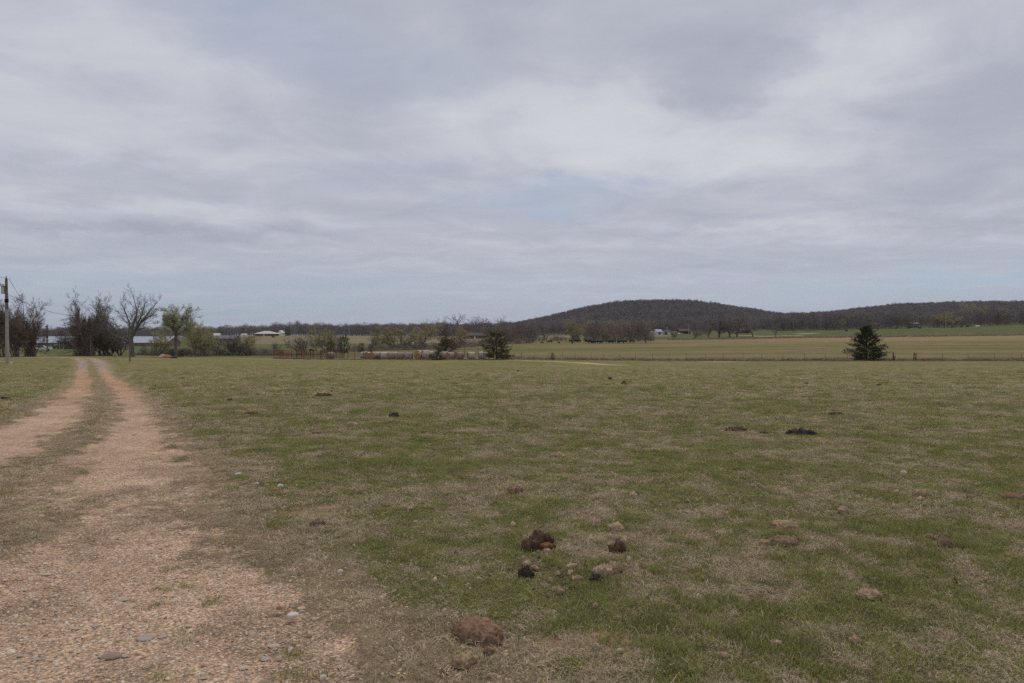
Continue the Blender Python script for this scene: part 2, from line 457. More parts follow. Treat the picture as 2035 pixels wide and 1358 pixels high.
FENCE_L = world_line([(980, 714.2, 1, 1), (1062, 714.6, 1, 1), (1300, 716.2, 1, 1), (1560, 716.8, 1, 1), (2035, 716.8, 1, 1), (2300, 716.8, 1, 1)])
GREEN = np.array((.145, .158, .054)); DRY = np.array((.275, .222, .135)); SOIL = np.array((.34, .225, .15)); GRAV = np.array((.585, .42, .29)); GRAV_RED = np.array((.56, .365, .24))
THATCH = np.array((.150, .114, .077))
def land_colour(X, Y):
    g, dry, bare, edge = masks(X, Y)
    R_ = np.hypot(X, Y)
    px = CX + F * X / np.maximum(Y, 1.0)
    dry_ = dry[:, None]
    c = GREEN * (1 - dry_) + DRY * dry_
    under = THATCH * (0.75 + 0.5 * dry_)
    k = (0.75 * (1 - sstep(R_, 14, 42)))[:, None]
    c = c * (1 - k) + under * k
    # beyond the fence line
    big = fbm(X * 0.012, Y * 0.03, 4, 71); str_ = fbm(X * 0.02, Y * 0.13, 4, 81); med = fbm(X * 0.15, Y * 0.3, 3, 91)
    hay_t = np.array((.26, .195, .118)); hay_g = np.array((.150, .155, .072)); lush = np.array((.112, .124, .060)); tan = np.array((.31, .228, .138)); litter = np.array((.17, .14, .12)); olive = np.array((.155, .145, .072))
    fy = np.interp(px, [CX + F * p[0] / p[1] for p in FENCE_L], [p[1] for p in FENCE_L])
    t = np.clip(0.5 + 1.5 * (big - .5) + 1.8 * (str_ - .5), 0, 1)[:, None]
    hay = hay_t * t + hay_g * (1 - t)
    topband = (sstep(Y, 270, 340) * sstep(px, 1250, 1700))[:, None]
    hay = hay * (1 - 0.75 * topband) + tan * 0.75 * topband
    past = lush * (0.85 + 0.5 * med[:, None])
    pk = (sstep(Y, 415, 432) * sstep(px, 1240, 1330))[:, None]
    right = hay * (1 - pk) + past * pk
    # left valley
    gl = lush * 1.05 * (0.8 + 0.5 * med[:, None])
    tl = np.array((.225, .185, .125)) * (0.85 + 0.4 * str_[:, None])
    lo = np.array((.165, .150, .082)) * (0.8 + 0.5 * str_[:, None])
    a = (sstep(Y + 160 * (big - .5), 330, 400) * sstep(px, 430, 520))[:, None]
    b = (1 - sstep(px + 220 * (big - .5), 470, 720))[:, None]
    left = (gl * b + lo * (1 - b)) * (1 - a) + tl * a
    w = sstep(px, 930, 1080)[:, None]
    far = left * (1 - w) + right * w
    lf = sstep(Y, 690, 760) * (1 - sstep(px, 950, 1050)) + sstep(Y, 600, 640) * sstep(px, 1000, 1080)
    lf = np.clip(lf, 0, 1)[:, None]
    far = far * (1 - lf) + litter * lf
    fk = sstep(Y - fy, -1.0, 3.0) * (Y > 60)
    fk = np.where(px < 930, sstep(Y, 128, 150), fk)[:, None]
    c = c * (1 - fk) + far * fk
    # rank dry strip and leaf-brown strip along the fence
    s1 = (np.exp(-((Y - fy - 3.5) / 3.0) ** 2) * sstep(px, 1000, 1060) * 0.75)[:, None]
    c = c * (1 - s1) + np.array((.30, .225, .15)) * s1
    s2 = (np.exp(-((Y - fy + 3.0) / 3.0) ** 2) * sstep(px, 1030, 1100) * 0.7)[:, None]
    c = c * (1 - s2) + np.array((.135, .098, .068)) * s2
    vg = (.75 * (1 - sstep(edge, .0, .75)) * (R_ < 40) * (1 - sstep(fbm(X * 2.4, Y * 2.4, 3, 117), .5, .75)))[:, None]
    c = c * (1 - vg) + np.array((.30, .215, .15)) * vg
    bk = (bare * (R_ < 60))[:, None]
    c = c * (1 - bk) + SOIL * bk
    red = (sstep(Y, 18, 34) * (1 - sstep(Y, 52, 60)))[:, None]
    gcol = GRAV * (1 - red) + GRAV_RED * red
    grey = sstep(Y, 48, 75)[:, None]
    gcol = gcol * (1 - grey) + np.array((.44, .345, .27)) * grey
    gcol = gcol * (0.85 + 0.3 * fbm(X * 0.9, Y * 0.9, 3, 101))[:, None]
    so = (.70 * sstep(fbm(X * 1.9 + 3, Y * 1.9, 5, 107) + .12 * sstep(X, -2.6, -1.2), .44, .66) * (1 - sstep(Y, 8, 14)))[:, None]
    gcol = gcol * (1 - so) + np.array((.265, .188, .128)) * so
    wob = 0.7 * (fbm(X * 0.5, Y * 0.5, 3, 111) - .5)
    for L, cc in ((LANE2, (.40, .29, .19)), (LANE3, (.42, .25, .16)), (BERM, (.50, .36, .235)), (LANE, (.40, .29, .19))):
        d, hw, st = line_dist(X, Y, L)
        k2 = (st * (1 - sstep(d + wob * 1.6 - hw, -.5, .5)))[:, None]
        c = c * (1 - k2) + np.array(cc) * k2
    for px_, row, rx, ry, cc in ((1448, 719.5, 5.0, 3.0, (.47, .29, .20)), (995, 713.6, 4.5, 3.0, (.42, .23, .14)), (1048, 716, 3.0, 1.6, (.45, .31, .2)), (1545, 668, 22, 7, (.40, .31, .2)), (1600, 663.5, 10, 8, (.45, .36, .24)),
                                 (1480, 667.5, 12, 10, (.40, .27, .15)), (1300, 668.0, 14, 9, (.40, .33, .27)), (605, 704, 10, 4, (.3, .2, .13))):
        bx, by = gpt(px_, row)
        q = np.hypot((X - bx) / rx, (Y - by) / ry) + 1.0 * (med - .5)
        k2 = (1 - sstep(q, .6, 1.05))[:, None]
        c = c * (1 - k2) + np.array(cc) * k2
    grass = (1 - g) * (1 - bare) * (1 - lf[:, 0])
    return c, gcol, g, grass

def ground_material():
    m = bpy.data.materials.new('land'); m.use_nodes = True
    nt = m.node_tree; nt.nodes.clear(); N = nt.nodes.new; Lk = nt.links.new
    out = N('ShaderNodeOutputMaterial')
    def math_(op, a, b, clamp=False):
        n = N('ShaderNodeMath'); n.operation = op; n.use_clamp = clamp
        for i, v in enumerate((a, b)):
            if isinstance(v, (int, float)): n.inputs[i].default_value = v
            else: Lk(v, n.inputs[i])
        return n.outputs[0]
    def mapr(v, a, b, c, d):
        n = N('ShaderNodeMapRange'); Lk(v, n.inputs[0])
        for i, x in enumerate((a, b, c, d)): n.inputs[i + 1].default_value = x
        return n.outputs[0]
    def mixc(f, a, b, mode='MIX'):
        n = N('ShaderNodeMix'); n.data_type = 'RGBA'; n.blend_type = mode
        if isinstance(f, (int, float)): n.inputs[0].default_value = f
        else: Lk(f, n.inputs[0])
        for v, s in ((a, n.inputs[6]), (b, n.inputs[7])):
            if isinstance(v, tuple): s.default_value = v + (1,)
            else: Lk(v, s)
        return n.outputs[2]
    def noise(scale, detail, rough=.6, vec=None):
        n = N('ShaderNodeTexNoise'); n.inputs['Scale'].default_value = scale; n.inputs['Detail'].default_value = detail; n.inputs['Roughness'].default_value = rough
        Lk(vec if vec else P, n.inputs['Vector']); return n.outputs[0]
    tc = N('ShaderNodeTexCoord'); P = tc.outputs['Object']
    def attr(nm):
        a = N('ShaderNodeAttribute'); a.attribute_name = nm; return a
    colr = attr('col').outputs['Color']; grav0 = attr('grav').outputs['Fac']; gcolr = attr('gcol').outputs['Color']; grass = attr('grass').outputs['Fac']
    fine = noise(55, 4, .7); mid = noise(6.5, 5, .65); low = noise(0.9, 4, .6); vlow = noise(0.12, 4, .6)
    edge_n = noise(8.0, 6, .7)
    grav = mapr(math_('ADD', grav0, math_('MULTIPLY', math_('SUBTRACT', edge_n, .5), 2.0)), .26, .64, 0, 1)
    # grass: greener and drier specks, then fine brightness
    gdry = mixc(1.0, colr, (1.28, 1.10, 1.16), 'MULTIPLY'); ggrn = mixc(1.0, colr, (.72, .90, .66), 'MULTIPLY')
    g1 = mixc(mapr(mid, .36, .64, 0, 1), ggrn, gdry)
    g2 = mixc(mapr(low, .34, .66, 0, 1), mixc(1.0, colr, (.80, .93, .74), 'MULTIPLY'), mixc(1.0, colr, (1.2, 1.07, 1.1), 'MULTIPLY'))
    gg = mixc(.45, g1, g2)
    gg = mixc(1.0, gg, mixc(mapr(vlow, .35, .65, 0, 1), (.88, .92, .88), (1.10, 1.06, 1.08)), 'MULTIPLY')
    fb = mapr(fine, .28, .72, .55, 1.45)
    gg = mixc(1.0, gg, _rgb(N, Lk, fb), 'MULTIPLY')
    # gravel: stones as cells of their own tint, with dark gaps
    v1 = N('ShaderNodeTexVoronoi'); v1.inputs['Scale'].default_value = 46.0; Lk(P, v1.inputs['Vector'])
    v2 = N('ShaderNodeTexVoronoi'); v2.inputs['Scale'].default_value = 15.0; Lk(P, v2.inputs['Vector'])
    hs = N('ShaderNodeSeparateColor'); Lk(v1.outputs['Color'], hs.inputs[0])
    stone = mixc(hs.outputs[0], (.66, .64, .62), (1.26, 1.20, 1.14))
    stone = mixc(mapr(hs.outputs[1], .86, .9, 0, .7), stone, (1.25, 1.4, 1.55))
    gr = mixc(1.0, gcolr, stone, 'MULTIPLY')
    gap = mapr(v1.outputs['Distance'], .35, .75, 1.06, .62)
    gr = mixc(1.0, gr, _rgb(N, Lk, gap), 'MULTIPLY')
    gr = mixc(1.0, gr, _rgb(N, Lk, mapr(mid, .3, .7, .78, 1.22)), 'MULTIPLY')
    gr = mixc(1.0, gr, _rgb(N, Lk, mapr(low, .3, .7, .86, 1.14)), 'MULTIPLY')
    c = mixc(grav, gg, gr)
    bs = N('ShaderNodeBsdfPrincipled'); Lk(c, bs.inputs['Base Color']); bs.inputs['Roughness'].default_value = 1.0; bs.inputs['Specular IOR Level'].default_value = 0.0
    h = math_('ADD', math_('MULTIPLY', fine, .6), math_('MULTIPLY', mid, 1.6))
    h2 = math_('SUBTRACT', math_('MULTIPLY', mid, 1.0), math_('MULTIPLY', v1.outputs['Distance'], .9))
    hm = N('ShaderNodeMix'); Lk(grav, hm.inputs[0]); Lk(h, hm.inputs[2]); Lk(h2, hm.inputs[3])
    bp = N('ShaderNodeBump'); bp.inputs['Strength'].default_value = .8; bp.inputs['Distance'].default_value = .02
    Lk(hm.outputs[0], bp.inputs['Height']); Lk(bp.outputs[0], bs.inputs['Normal'])
    Lk(bs.outputs[0], out.inputs[0])
    return m
def _rgb(N, Lk, v):
    n = N('ShaderNodeCombineColor')
    for i in range(3): Lk(v, n.inputs[i])
    return n.outputs[0]

# one sheet of land, as a fan of rings round the camera, cut along the track, the fence and the hill foot
th = np.concatenate([np.linspace(-180, -46, 50)[:-1], np.linspace(-46, 46, 700), np.linspace(46, 180, 50)[1:-1]])
th = np.radians(th)
rr = np.concatenate([[0.6, 1.2, 1.8], np.exp(np.linspace(math.log(2.2), math.log(6000), 560))])
TH, RR = np.meshgrid(th, rr)
GX = (np.sin(TH) * RR).ravel(); GY = (np.cos(TH) * RR).ravel()
GZ = gz(GX, GY)
C_, GC_, G_, GR_ = land_colour(GX, GY)
GZ = GZ - 0.035 * np.where(GY < 60, G_, 0)
nth = len(th); nr = len(rr)
ii, jj = np.meshgrid(np.arange(nr - 1), np.arange(nth), indexing='ij')
j2 = (jj + 1) % nth
faces = np.stack([ii * nth + jj, ii * nth + j2, (ii + 1) * nth + j2, (ii + 1) * nth + jj], axis=-1).reshape(-1, 4)[:, ::-1]
cen_i = faces[:, 0]
fX, fY, fG = GX[cen_i], GY[cen_i], G_[cen_i]
fpx = CX + F * fX / np.maximum(fY, 1)
ffy = np.interp(fpx, [CX + F * p[0] / p[1] for p in FENCE_L], [p[1] for p in FENCE_L])
ffy = np.where(fpx < 930, 140, ffy)
region = np.zeros(len(faces), int)
region[(fG > 0.5) & (fY > 0) & (fY < 125)] = 1
region[(fY > ffy) & (fY > 100)] = 2
hillfoot = np.where(fpx > 1040, 640, 900)
region[(region == 2) & (fY > hillfoot)] = 3
LAND_MAT = ground_material()
for rid, nm in ((0, 'field_ground'), (1, 'gravel_track'), (2, 'pasture_ground'), (3, 'hill')):
    f = faces[region == rid]
    used, invx = np.unique(f.ravel(), return_inverse=True)
    fs = [invx.reshape(-1, 4)]
    vs = np.stack([GX, GY, GZ], axis=1)[used]
    cc, gc_, gg_, gs_ = C_[used], GC_[used], G_[used], GR_[used]
    if rid == 0:       # close the small hole under the camera
        ring = np.where(np.isin(used, np.arange(nth)))[0]
        vs = np.concatenate([vs, [[0, 0, float(gz(np.array([0.0]), np.array([0.0]))[0])]]]); cc = np.concatenate([cc, cc[:1]]); gc_ = np.concatenate([gc_, gc_[:1]]); gg_ = np.append(gg_, 0); gs_ = np.append(gs_, 1)
        fs.append(np.stack([np.full(nth, len(vs) - 1), np.roll(ring, -1), ring], axis=1))
    me = mesh_np(nm, vs, fs, [LAND_MAT], None, True)
    ca = me.attributes.new('col', 'FLOAT_COLOR', 'POINT'); ca.data.foreach_set('color', np.concatenate([cc, np.ones((len(cc), 1))], axis=1).astype(np.float32).ravel())
    ca = me.attributes.new('gcol', 'FLOAT_COLOR', 'POINT'); ca.data.foreach_set('color', np.concatenate([gc_, np.ones((len(cc), 1))], axis=1).astype(np.float32).ravel())
    a1 = me.attributes.new('grav', 'FLOAT', 'POINT'); a1.data.foreach_set('value', gg_.astype(np.float32))
    a2 = me.attributes.new('grass', 'FLOAT', 'POINT'); a2.data.foreach_set('value', gs_.astype(np.float32))
    o = obj(nm, me); o['kind'] = 'structure'

# ------------------------------------------------------------------ scattering (grass, pebbles, far woods: things nobody could count)
def scatter(name, pts, idx, rot, scl, protos):
    """one object whose points carry the proto meshes"""
    me = bpy.data.meshes.new(name)
    me.vertices.add(len(pts)); me.vertices.foreach_set('co', np.asarray(pts, np.float32).ravel())
    a = me.attributes.new('pick', 'INT', 'POINT'); a.data.foreach_set('value', np.asarray(idx, np.int32))
    a = me.attributes.new('turn', 'FLOAT_VECTOR', 'POINT'); a.data.foreach_set('vector', np.asarray(rot, np.float32).ravel())
    a = me.attributes.new('size', 'FLOAT_VECTOR', 'POINT'); a.data.foreach_set('vector', np.asarray(scl, np.float32).ravel())
    src = bpy.data.collections.new(name + '_pieces')
    for k, p in enumerate(protos):
        o = bpy.data.objects.new('%s_piece_%02d' % (name, k), p); src.objects.link(o)
    ng = bpy.data.node_groups.new(name + '_nodes', 'GeometryNodeTree')
    ng.interface.new_socket('Geometry', in_out='INPUT', socket_type='NodeSocketGeometry')
    ng.interface.new_socket('Geometry', in_out='OUTPUT', socket_type='NodeSocketGeometry')
    gi = ng.nodes.new('NodeGroupInput'); go = ng.nodes.new('NodeGroupOutput')
    ci = ng.nodes.new('GeometryNodeCollectionInfo'); ci.inputs['Collection'].default_value = src
    ci.inputs['Separate Children'].default_value = True; ci.inputs['Reset Children'].default_value = True
    ip = ng.nodes.new('GeometryNodeInstanceOnPoints'); ip.inputs['Pick Instance'].default_value = True
    def na(nm, ty):
        n = ng.nodes.new('GeometryNodeInputNamedAttribute'); n.data_type = ty; n.inputs['Name'].default_value = nm; return n.outputs['Attribute']
    L = ng.links.new
    L(gi.outputs[0], ip.inputs['Points']); L(ci.outputs[0], ip.inputs['Instance'])
    L(na('pick', 'INT'), ip.inputs['Instance Index']); L(na('turn', 'FLOAT_VECTOR'), ip.inputs['Rotation']); L(na('size', 'FLOAT_VECTOR'), ip.inputs['Scale'])
    L(ip.outputs[0], go.inputs[0])
    o = obj(name, me)
    md = o.modifiers.new('scatter', 'NODES'); md.node_group = ng
    o['kind'] = 'stuff'
    return o

# ------------------------------------------------------------------ trees
M_BARK = mat('bark', (.19, .165, .146), var=.45, scale=6, rand=.18)
M_BARK_PALE = mat('pale bark', (.27, .245, .22), var=.45, scale=5, rand=.12)
M_TWIG = mat('twigs', (.255, .215, .195), var=.35, scale=1.5, rand=.2)
M_TWIG_RED = mat('reddish twigs', (.27, .20, .17), var=.35, scale=1.2, rand=.18)
M_TWIG_PALE = mat('pale twigs', (.27, .24, .215), var=.35, scale=1.2, rand=.15)
M_VINE = mat('vine stems', (.165, .118, .098), color2=(.235, .178, .135), scale=1.6, rand=.1)
M_BUD = mat('yellow green buds', (.50, .44, .18), color2=(.38, .33, .14), scale=.9, rand=.12, trans=.4)
M_LEAF = mat('young leaves', (.52, .52, .29), color2=(.38, .39, .20), scale=.7, rand=.05, trans=.4)
M_CEDAR = mat('cedar needles', (.080, .092, .034), color2=(.048, .060, .024), scale=1.3, rand=.12, trans=.12)
M_CEDAR_RUST = mat('rusty cedar needles', (.165, .130, .070), color2=(.085, .085, .04), scale=1.1, rand=.12, trans=.12)
M_CEDAR_WOOD = mat('cedar wood', (.13, .10, .08), var=.4, scale=8)

def rand_perp(r, d):
    v = r.normal(size=3); v -= d * v.dot(d); n = np.linalg.norm(v)
    return v / n if n > 1e-6 else np.array((1.0, 0, 0))
def grow(seed, P):
    r = np.random.default_rng(seed)
    segs = []; tips = []
    def branch(start, d, length, rad, lev):
        ns = P['nseg'][lev]; p = start.copy(); d = d / np.linalg.norm(d)
        pts = [p.copy()]; dirs = [d.copy()]
        for k in range(ns):
            d = d + r.normal(size=3) * P['wob'][lev]; d[2] += P['trop'][lev]; d /= np.linalg.norm(d)
            p = p + d * length / ns
            pts.append(p.copy()); dirs.append(d.copy())
        end = P['taper'][lev]
        for k in range(ns):
            segs.append((pts[k], pts[k + 1], rad * (1 - (1 - end) * k / ns), rad * (1 - (1 - end) * (k + 1) / ns), lev))
        if lev == P['levels'] - 1:
            tips.append((pts[-1], dirs[-1])); 
            if ns > 1: tips.append((pts[-2], dirs[-2]))
            return
        n = P['nch'][lev]; n = max(1, int(round(n * r.uniform(.8, 1.2))))
        for i in range(n):
            t = P['tmin'][lev] + (1 - P['tmin'][lev]) * (i + r.uniform(.2, .9)) / n
            f = t * ns; k = min(int(f), ns - 1); q = pts[k] + (pts[k + 1] - pts[k]) * (f - k)
            dd = dirs[k + 1]; a = R(P['ang'][lev]) * r.uniform(.65, 1.3)
            cd = dd * math.cos(a) + rand_perp(r, dd) * math.sin(a)
            if cd[2] < P.get('minz', -.35): cd[2] *= .3
            ln = length * P['ratio'][lev] * r.uniform(.7, 1.2) * (1 - P['short'][lev] * t)
            rr_ = max(rad * (1 - (1 - end) * t) * P['rr'][lev], P['rmin'])
            branch(q, cd, ln, rr_, lev + 1)
    for k in range(P.get('stems', 1)):
        lean = P.get('lean', .05)
        st = np.array((r.uniform(-1, 1), r.uniform(-1, 1), 0)) * P.get('stemsep', 0)
        branch(st, np.array((r.normal() * lean + st[0] * .25, r.normal() * lean + st[1] * .25, 1.0)), P['trunk'] * r.uniform(.85, 1.1), P['rad'], 0)
    return segs, tips
BASE = dict(levels=5, nseg=[6, 5, 4, 3, 2], wob=[.07, .14, .16, .18, .2], trop=[.02, .07, .07, .05, .03], taper=[.3, .25, .3, .4, .5],
            nch=[9, 5, 5, 4], tmin=[.22, .22, .2, .2], ang=[52, 42, 42, 42], ratio=[.62, .55, .52, .55], short=[.35, .3, .2, .1], rr=[.5, .55, .55, .6], rmin=.016, trunk=7.5, rad=.33)
def P_(**k):
    d = dict(BASE); d.update(k); return d
def tree_meshes(name, seed, P, barkm, twigm, leafm=None, leaf=0.0, nleaf=1, H=10.0, leaf_in=0.0):
    """trunk (first two orders) and crown (the rest, with leaves), scaled to stand H metres tall"""
    segs, tips = grow(seed, P)
    P0 = np.array([s[0] for s in segs]); P1 = np.array([s[1] for s in segs]); A = np.array([s[2] for s in segs]); B = np.array([s[3] for s in segs]); LV = np.array([s[4] for s in segs])
    k = H / np.percentile(P1[LV >= LV.max() - 1][:, 2], 98.5)
    P0, P1 = P0 * k, P1 * k
    P0[:, 2] -= .25 * (P0[:, 2] < .01)
    lo = LV <= 1
    V, Qd = tubes(P0[lo], P1[lo], A[lo] * k, B[lo] * k, 6)
    trunk = mesh_np(name + '_trunk', V, Qd, [barkm], None, True)
    mb = MB()
    V, Qd = tubes(P0[~lo], P1[~lo], A[~lo] * k, B[~lo] * k, 3)
    mb.add(V, Qd, m=0)
    if leafm is not None:
        r = np.random.default_rng(seed + 5)
        T = np.array([t[0] for t in tips]) * k
        T = np.repeat(T, nleaf, axis=0) + r.normal(size=(len(T) * nleaf, 3)) * leaf * 1.5
        n = len(T); u = r.normal(size=(n, 3)); u /= np.linalg.norm(u, axis=1, keepdims=True)
        w = np.cross(u, r.normal(size=(n, 3))); w /= np.linalg.norm(w, axis=1, keepdims=True)
        s = (leaf * r.uniform(.5, 1.2, n))[:, None]
        V = np.stack([T - u * s, T + w * s * .55, T + u * s, T - w * s * .55], axis=1).reshape(-1, 3)
        mb.add(V, np.arange(4 * n).reshape(-1, 4), m=1)
    crown = mb.mesh(name + '_crown', [twigm] + ([leafm] if leafm else []))
    return trunk, crown
def vine_mesh(name, seed, H, W, n, hollow=.3, top=1.0, cols=3):
    """ragged columns of hanging vine stems and dead leaves"""
    r = np.random.default_rng(seed)
    z = H * top * r.uniform(0, 1, n) ** 1.25
    ci = r.integers(0, cols, n)
    cx = (np.arange(cols) - (cols - 1) / 2) * W / cols * .75; ch = r.uniform(.72, 1.0, cols); cy = r.normal(size=cols) * W * .08
    z = z * ch[ci]
    a = r.uniform(0, 2 * np.pi, n)
    wob = fbm(ci * 7.3 + z * .8, a * 1.4 + seed, 3, seed) - .5
    prof = W / cols * (.62 + 1.3 * wob) * (1 - .75 * sstep(z / (H * ch[ci]), .45, 1.05))
    rad = np.maximum(prof, .12) * np.sqrt(r.uniform(hollow, 1, n))
    C = np.stack([cx[ci] + np.cos(a) * rad + .25 * np.sin(z * .9 + ci), cy[ci] + np.sin(a) * rad, z], axis=1)
    d = r.normal(size=(n, 3)) * .5; d[:, 2] += .8 * np.sign(r.normal(size=n)); d /= np.linalg.norm(d, axis=1, keepdims=True)
    L = r.uniform(.3, 1.2, n)[:, None]
    V, Qd = tubes(C - d * L * .5, C + d * L * .5, np.full(n, .02), np.full(n, .01), 3)
    mb = MB(); mb.add(V, Qd)
    m = n // 3
    T = C[:m] + r.normal(size=(m, 3)) * .15
    u = r.normal(size=(m, 3)); u /= np.linalg.norm(u, axis=1, keepdims=True)
    w = np.cross(u, r.normal(size=(m, 3))); w /= np.linalg.norm(w, axis=1, keepdims=True)
    s = r.uniform(.05, .13, m)[:, None]
    V = np.stack([T - u * s, T + w * s * .6, T + u * s, T - w * s * .6], axis=1).reshape(-1, 3)
    mb.add(V, np.arange(4 * m).reshape(-1, 4))
    return mb.mesh(name, [M_VINE])
def cedar_meshes(name, seed, H, W, nb, nsp, needle, low=.02, power=.88, rag=.45, dome=False):
    r = np.random.default_rng(seed)
    mb = MB(); wood = MB()
    wood.tube((0, 0, -.2), (0, 0, H * .5), H * .028, H * .018, 7); wood.tube((0, 0, H * .5), (0.02, 0, H * .97), H * .018, H * .004, 5)
    A0, A1, W0, W1 = [], [], [], []
    for i in range(nb):
        t = (i + r.uniform(0, 1)) / nb
        t = t ** 1.15
        z = H * (low + (.97 - low) * t)
        a = i * 2.399963 + r.normal() * .3
        ln = W * .5 * (1 - t) ** power * r.uniform(1 - rag, 1.0 + rag * .35) + .12 * H * .1
        if dome: ln = W * .5 * math.sqrt(max(.05, 1 - ((t - .32) / .72) ** 2)) * r.uniform(.7, 1.15)
        elif t < .12: ln *= .72 + 2.3 * t
        el = R(2 + 46 * t * t + r.normal() * 7)
        d = np.array((math.cos(a) * math.cos(el), math.sin(a) * math.cos(el), math.sin(el)))
        p = np.array((0, 0, z)); ns = 4
        pts = [p]
        for k in range(ns):
            d = d + np.array((0, 0, .01 + .07 * k / ns)) + r.normal(size=3) * .06; d /= np.linalg.norm(d)
            p = p + d * ln / ns / max(math.cos(el), .55); pts.append(p)
        for k in range(ns):
            W0.append(pts[k]); W1.append(pts[k + 1])
        for j in range(nsp):
            f = r.uniform(.15, 1) ** .75 * ns; k = min(int(f), ns - 1)
            q = pts[k] + (pts[k + 1] - pts[k]) * (f - k)
            dd = pts[k + 1] - pts[k]; dd = dd / np.linalg.norm(dd)
            sd = dd * .75 + rand_perp(r, dd) * r.uniform(.25, .85) + np.array((0, 0, .22)); sd /= np.linalg.norm(sd)
            sl = needle * r.uniform(.6, 1.25) * (1.15 - .35 * f / ns)
            for h in range(6):
                b = q + sd * sl * h * .15 + r.normal(size=3) * needle * .05
                e = sd * .7 + rand_perp(r, sd) * .55; e /= np.linalg.norm(e)
                A0.append(b); A1.append(b + e * sl * .62)
    A0, A1 = np.array(A0), np.array(A1); n = len(A0)
    d = A1 - A0; w = np.cross(d, r.normal(size=(n, 3))); w /= np.linalg.norm(w, axis=1, keepdims=True)
    s = (needle * .07 * r.uniform(.7, 1.3, n))[:, None]
    mid = (A0 + A1) / 2
    V = np.stack([A0, mid + w * s, A1, mid - w * s], axis=1).reshape(-1, 3)
    mb.add(V, np.arange(4 * n).reshape(-1, 4))
    W0, W1 = np.array(W0), np.array(W1)
    v, q = tubes(W0, W1, np.full(len(W0), H * .004), np.full(len(W0), H * .0025), 3)
    wood.add(v, q)
    return wood.mesh(name + '_trunk', [M_CEDAR_WOOD], True), mb

def make_tree(name, trunk, crown, extra=(), label='', cat='tree', loc=(0, 0, 0), rz=0.0, s=1.0, group=None):
    t = thing(name, label, cat, loc, rz, group); t.scale = (s, s, s) if not isinstance(s, tuple) else s
    kid('trunk', trunk, t); kid('crown', crown, t)
    for nm, me in extra: kid(nm, me, t)
    return t
def tree_scale(px, Y, top, H=10.0):
    loc = at(px, Y)
    h = EYE - (top - HY) / F * Y - loc[2]
    return loc, max(h, .8) / H

LIB = {}
def lib(key, *a, **k): LIB[key] = tree_meshes(key, *a, **k)
OAK = dict(levels=5, nseg=[4, 7, 5, 3, 2], wob=[.05, .13, .16, .2, .22], trop=[.02, .06, .05, .04, .02], taper=[.8, .14, .25, .4, .5],
           nch=[6, 9, 7, 6], tmin=[.5, .18, .15, .15], ang=[38, 42, 44, 44], ratio=[1.75, .46, .50, .52], short=[0, .45, .35, .25], rr=[.55, .42, .5, .6], rmin=.012, trunk=3.4, rad=.36)
def O_(**k):
    d = dict(OAK); d.update(k); return d
lib('oak', 11, O_(), M_BARK, M_TWIG)
lib('oak_big', 23, O_(nch=[8, 9, 7, 6], trunk=3.5, ang=[44, 40, 42, 44], rad=.40, rmin=.011), M_BARK, M_TWIG)
lib('round', 31, O_(trunk=1.5, ratio=[3.9, .46, .5, .5], ang=[48, 44, 46, 44], nch=[8, 11, 8, 6], rad=.21, rmin=.015), M_BARK, M_TWIG_RED)
lib('round_pale', 37, O_(trunk=2.4, ratio=[2.3, .46, .5, .5], ang=[44, 44, 46, 44], nch=[6, 9, 7, 5], rad=.26, rmin=.015), M_BARK_PALE, M_TWIG_PALE)
lib('dense', 33, O_(trunk=1.8, ratio=[3.2, .46, .5, .5], ang=[36, 42, 44, 44], nch=[9, 12, 9, 6], rad=.26, rmin=.013), M_BARK, M_TWIG)
lib('tall', 41, O_(trunk=6.0, tmin=[.4, .2, .2, .2], ratio=[.62, .5, .5, .5], ang=[34, 38, 40, 40], nch=[9, 7, 5, 4], rad=.2, rmin=.015), M_BARK, M_TWIG)
SCR = dict(stems=6, stemsep=.45, lean=.42, levels=4, nseg=[6, 4, 3, 2], wob=[.12, .18, .2, .2], trop=[.06, .05, .04, .02], taper=[.2, .3, .4, .5], nch=[12, 7, 6], ang=[40, 42, 44], trunk=7.0, tmin=[.18, .15, .15], ratio=[.46, .52, .52], short=[.4, .3, .2], rr=[.5, .55, .6], rad=.12, rmin=.018)
lib('scrub', 53, SCR, M_BARK, M_TWIG)
lib('scrub_bud', 59, dict(SCR, nch=[11, 6, 5]), M_BARK, M_TWIG, M_BUD, .07, 7)
lib('scrub_vine', 57, dict(SCR, stems=8, stemsep=.9, nch=[15, 11, 8], rmin=.013), M_BARK, M_VINE)
lib('bud', 61, O_(trunk=1.6, ratio=[3.6, .46, .5, .5], ang=[46, 44, 46, 44], nch=[7, 10, 6, 5], rad=.2, rmin=.015), M_BARK, M_TWIG, M_BUD, .075, 4)
LEAFY = O_(trunk=5.4, tmin=[.74, .15, .15, .15], ratio=[.78, .50, .5, .5], ang=[52, 46, 46, 44], nch=[11, 9, 7, 5], rad=.27, wob=[.07, .10, .16, .2, .22], trop=[.02, .05, .05, .04, .02], taper=[.7, .14, .25, .4, .5], short=[0, .35, .3, .2])
lib('leafy', 71, LEAFY, M_BARK, M_BARK, M_LEAF, .08, 2)

# ---- the group of trees beside the drive
def place(key, name, px, Y, top, label, cat='tree', wide=1.0, extra=None, group=None, rz=None, deeper=1.0):
    loc, s = tree_scale(px, Y, top)
    tr, cr = LIB[key]
    ex = []
    return make_tree(name, tr, cr, extra or (), label, cat, loc, rz if rz is not None else (px * 1.37) % 6.28, (s * wide, s * wide * deeper, s), group)

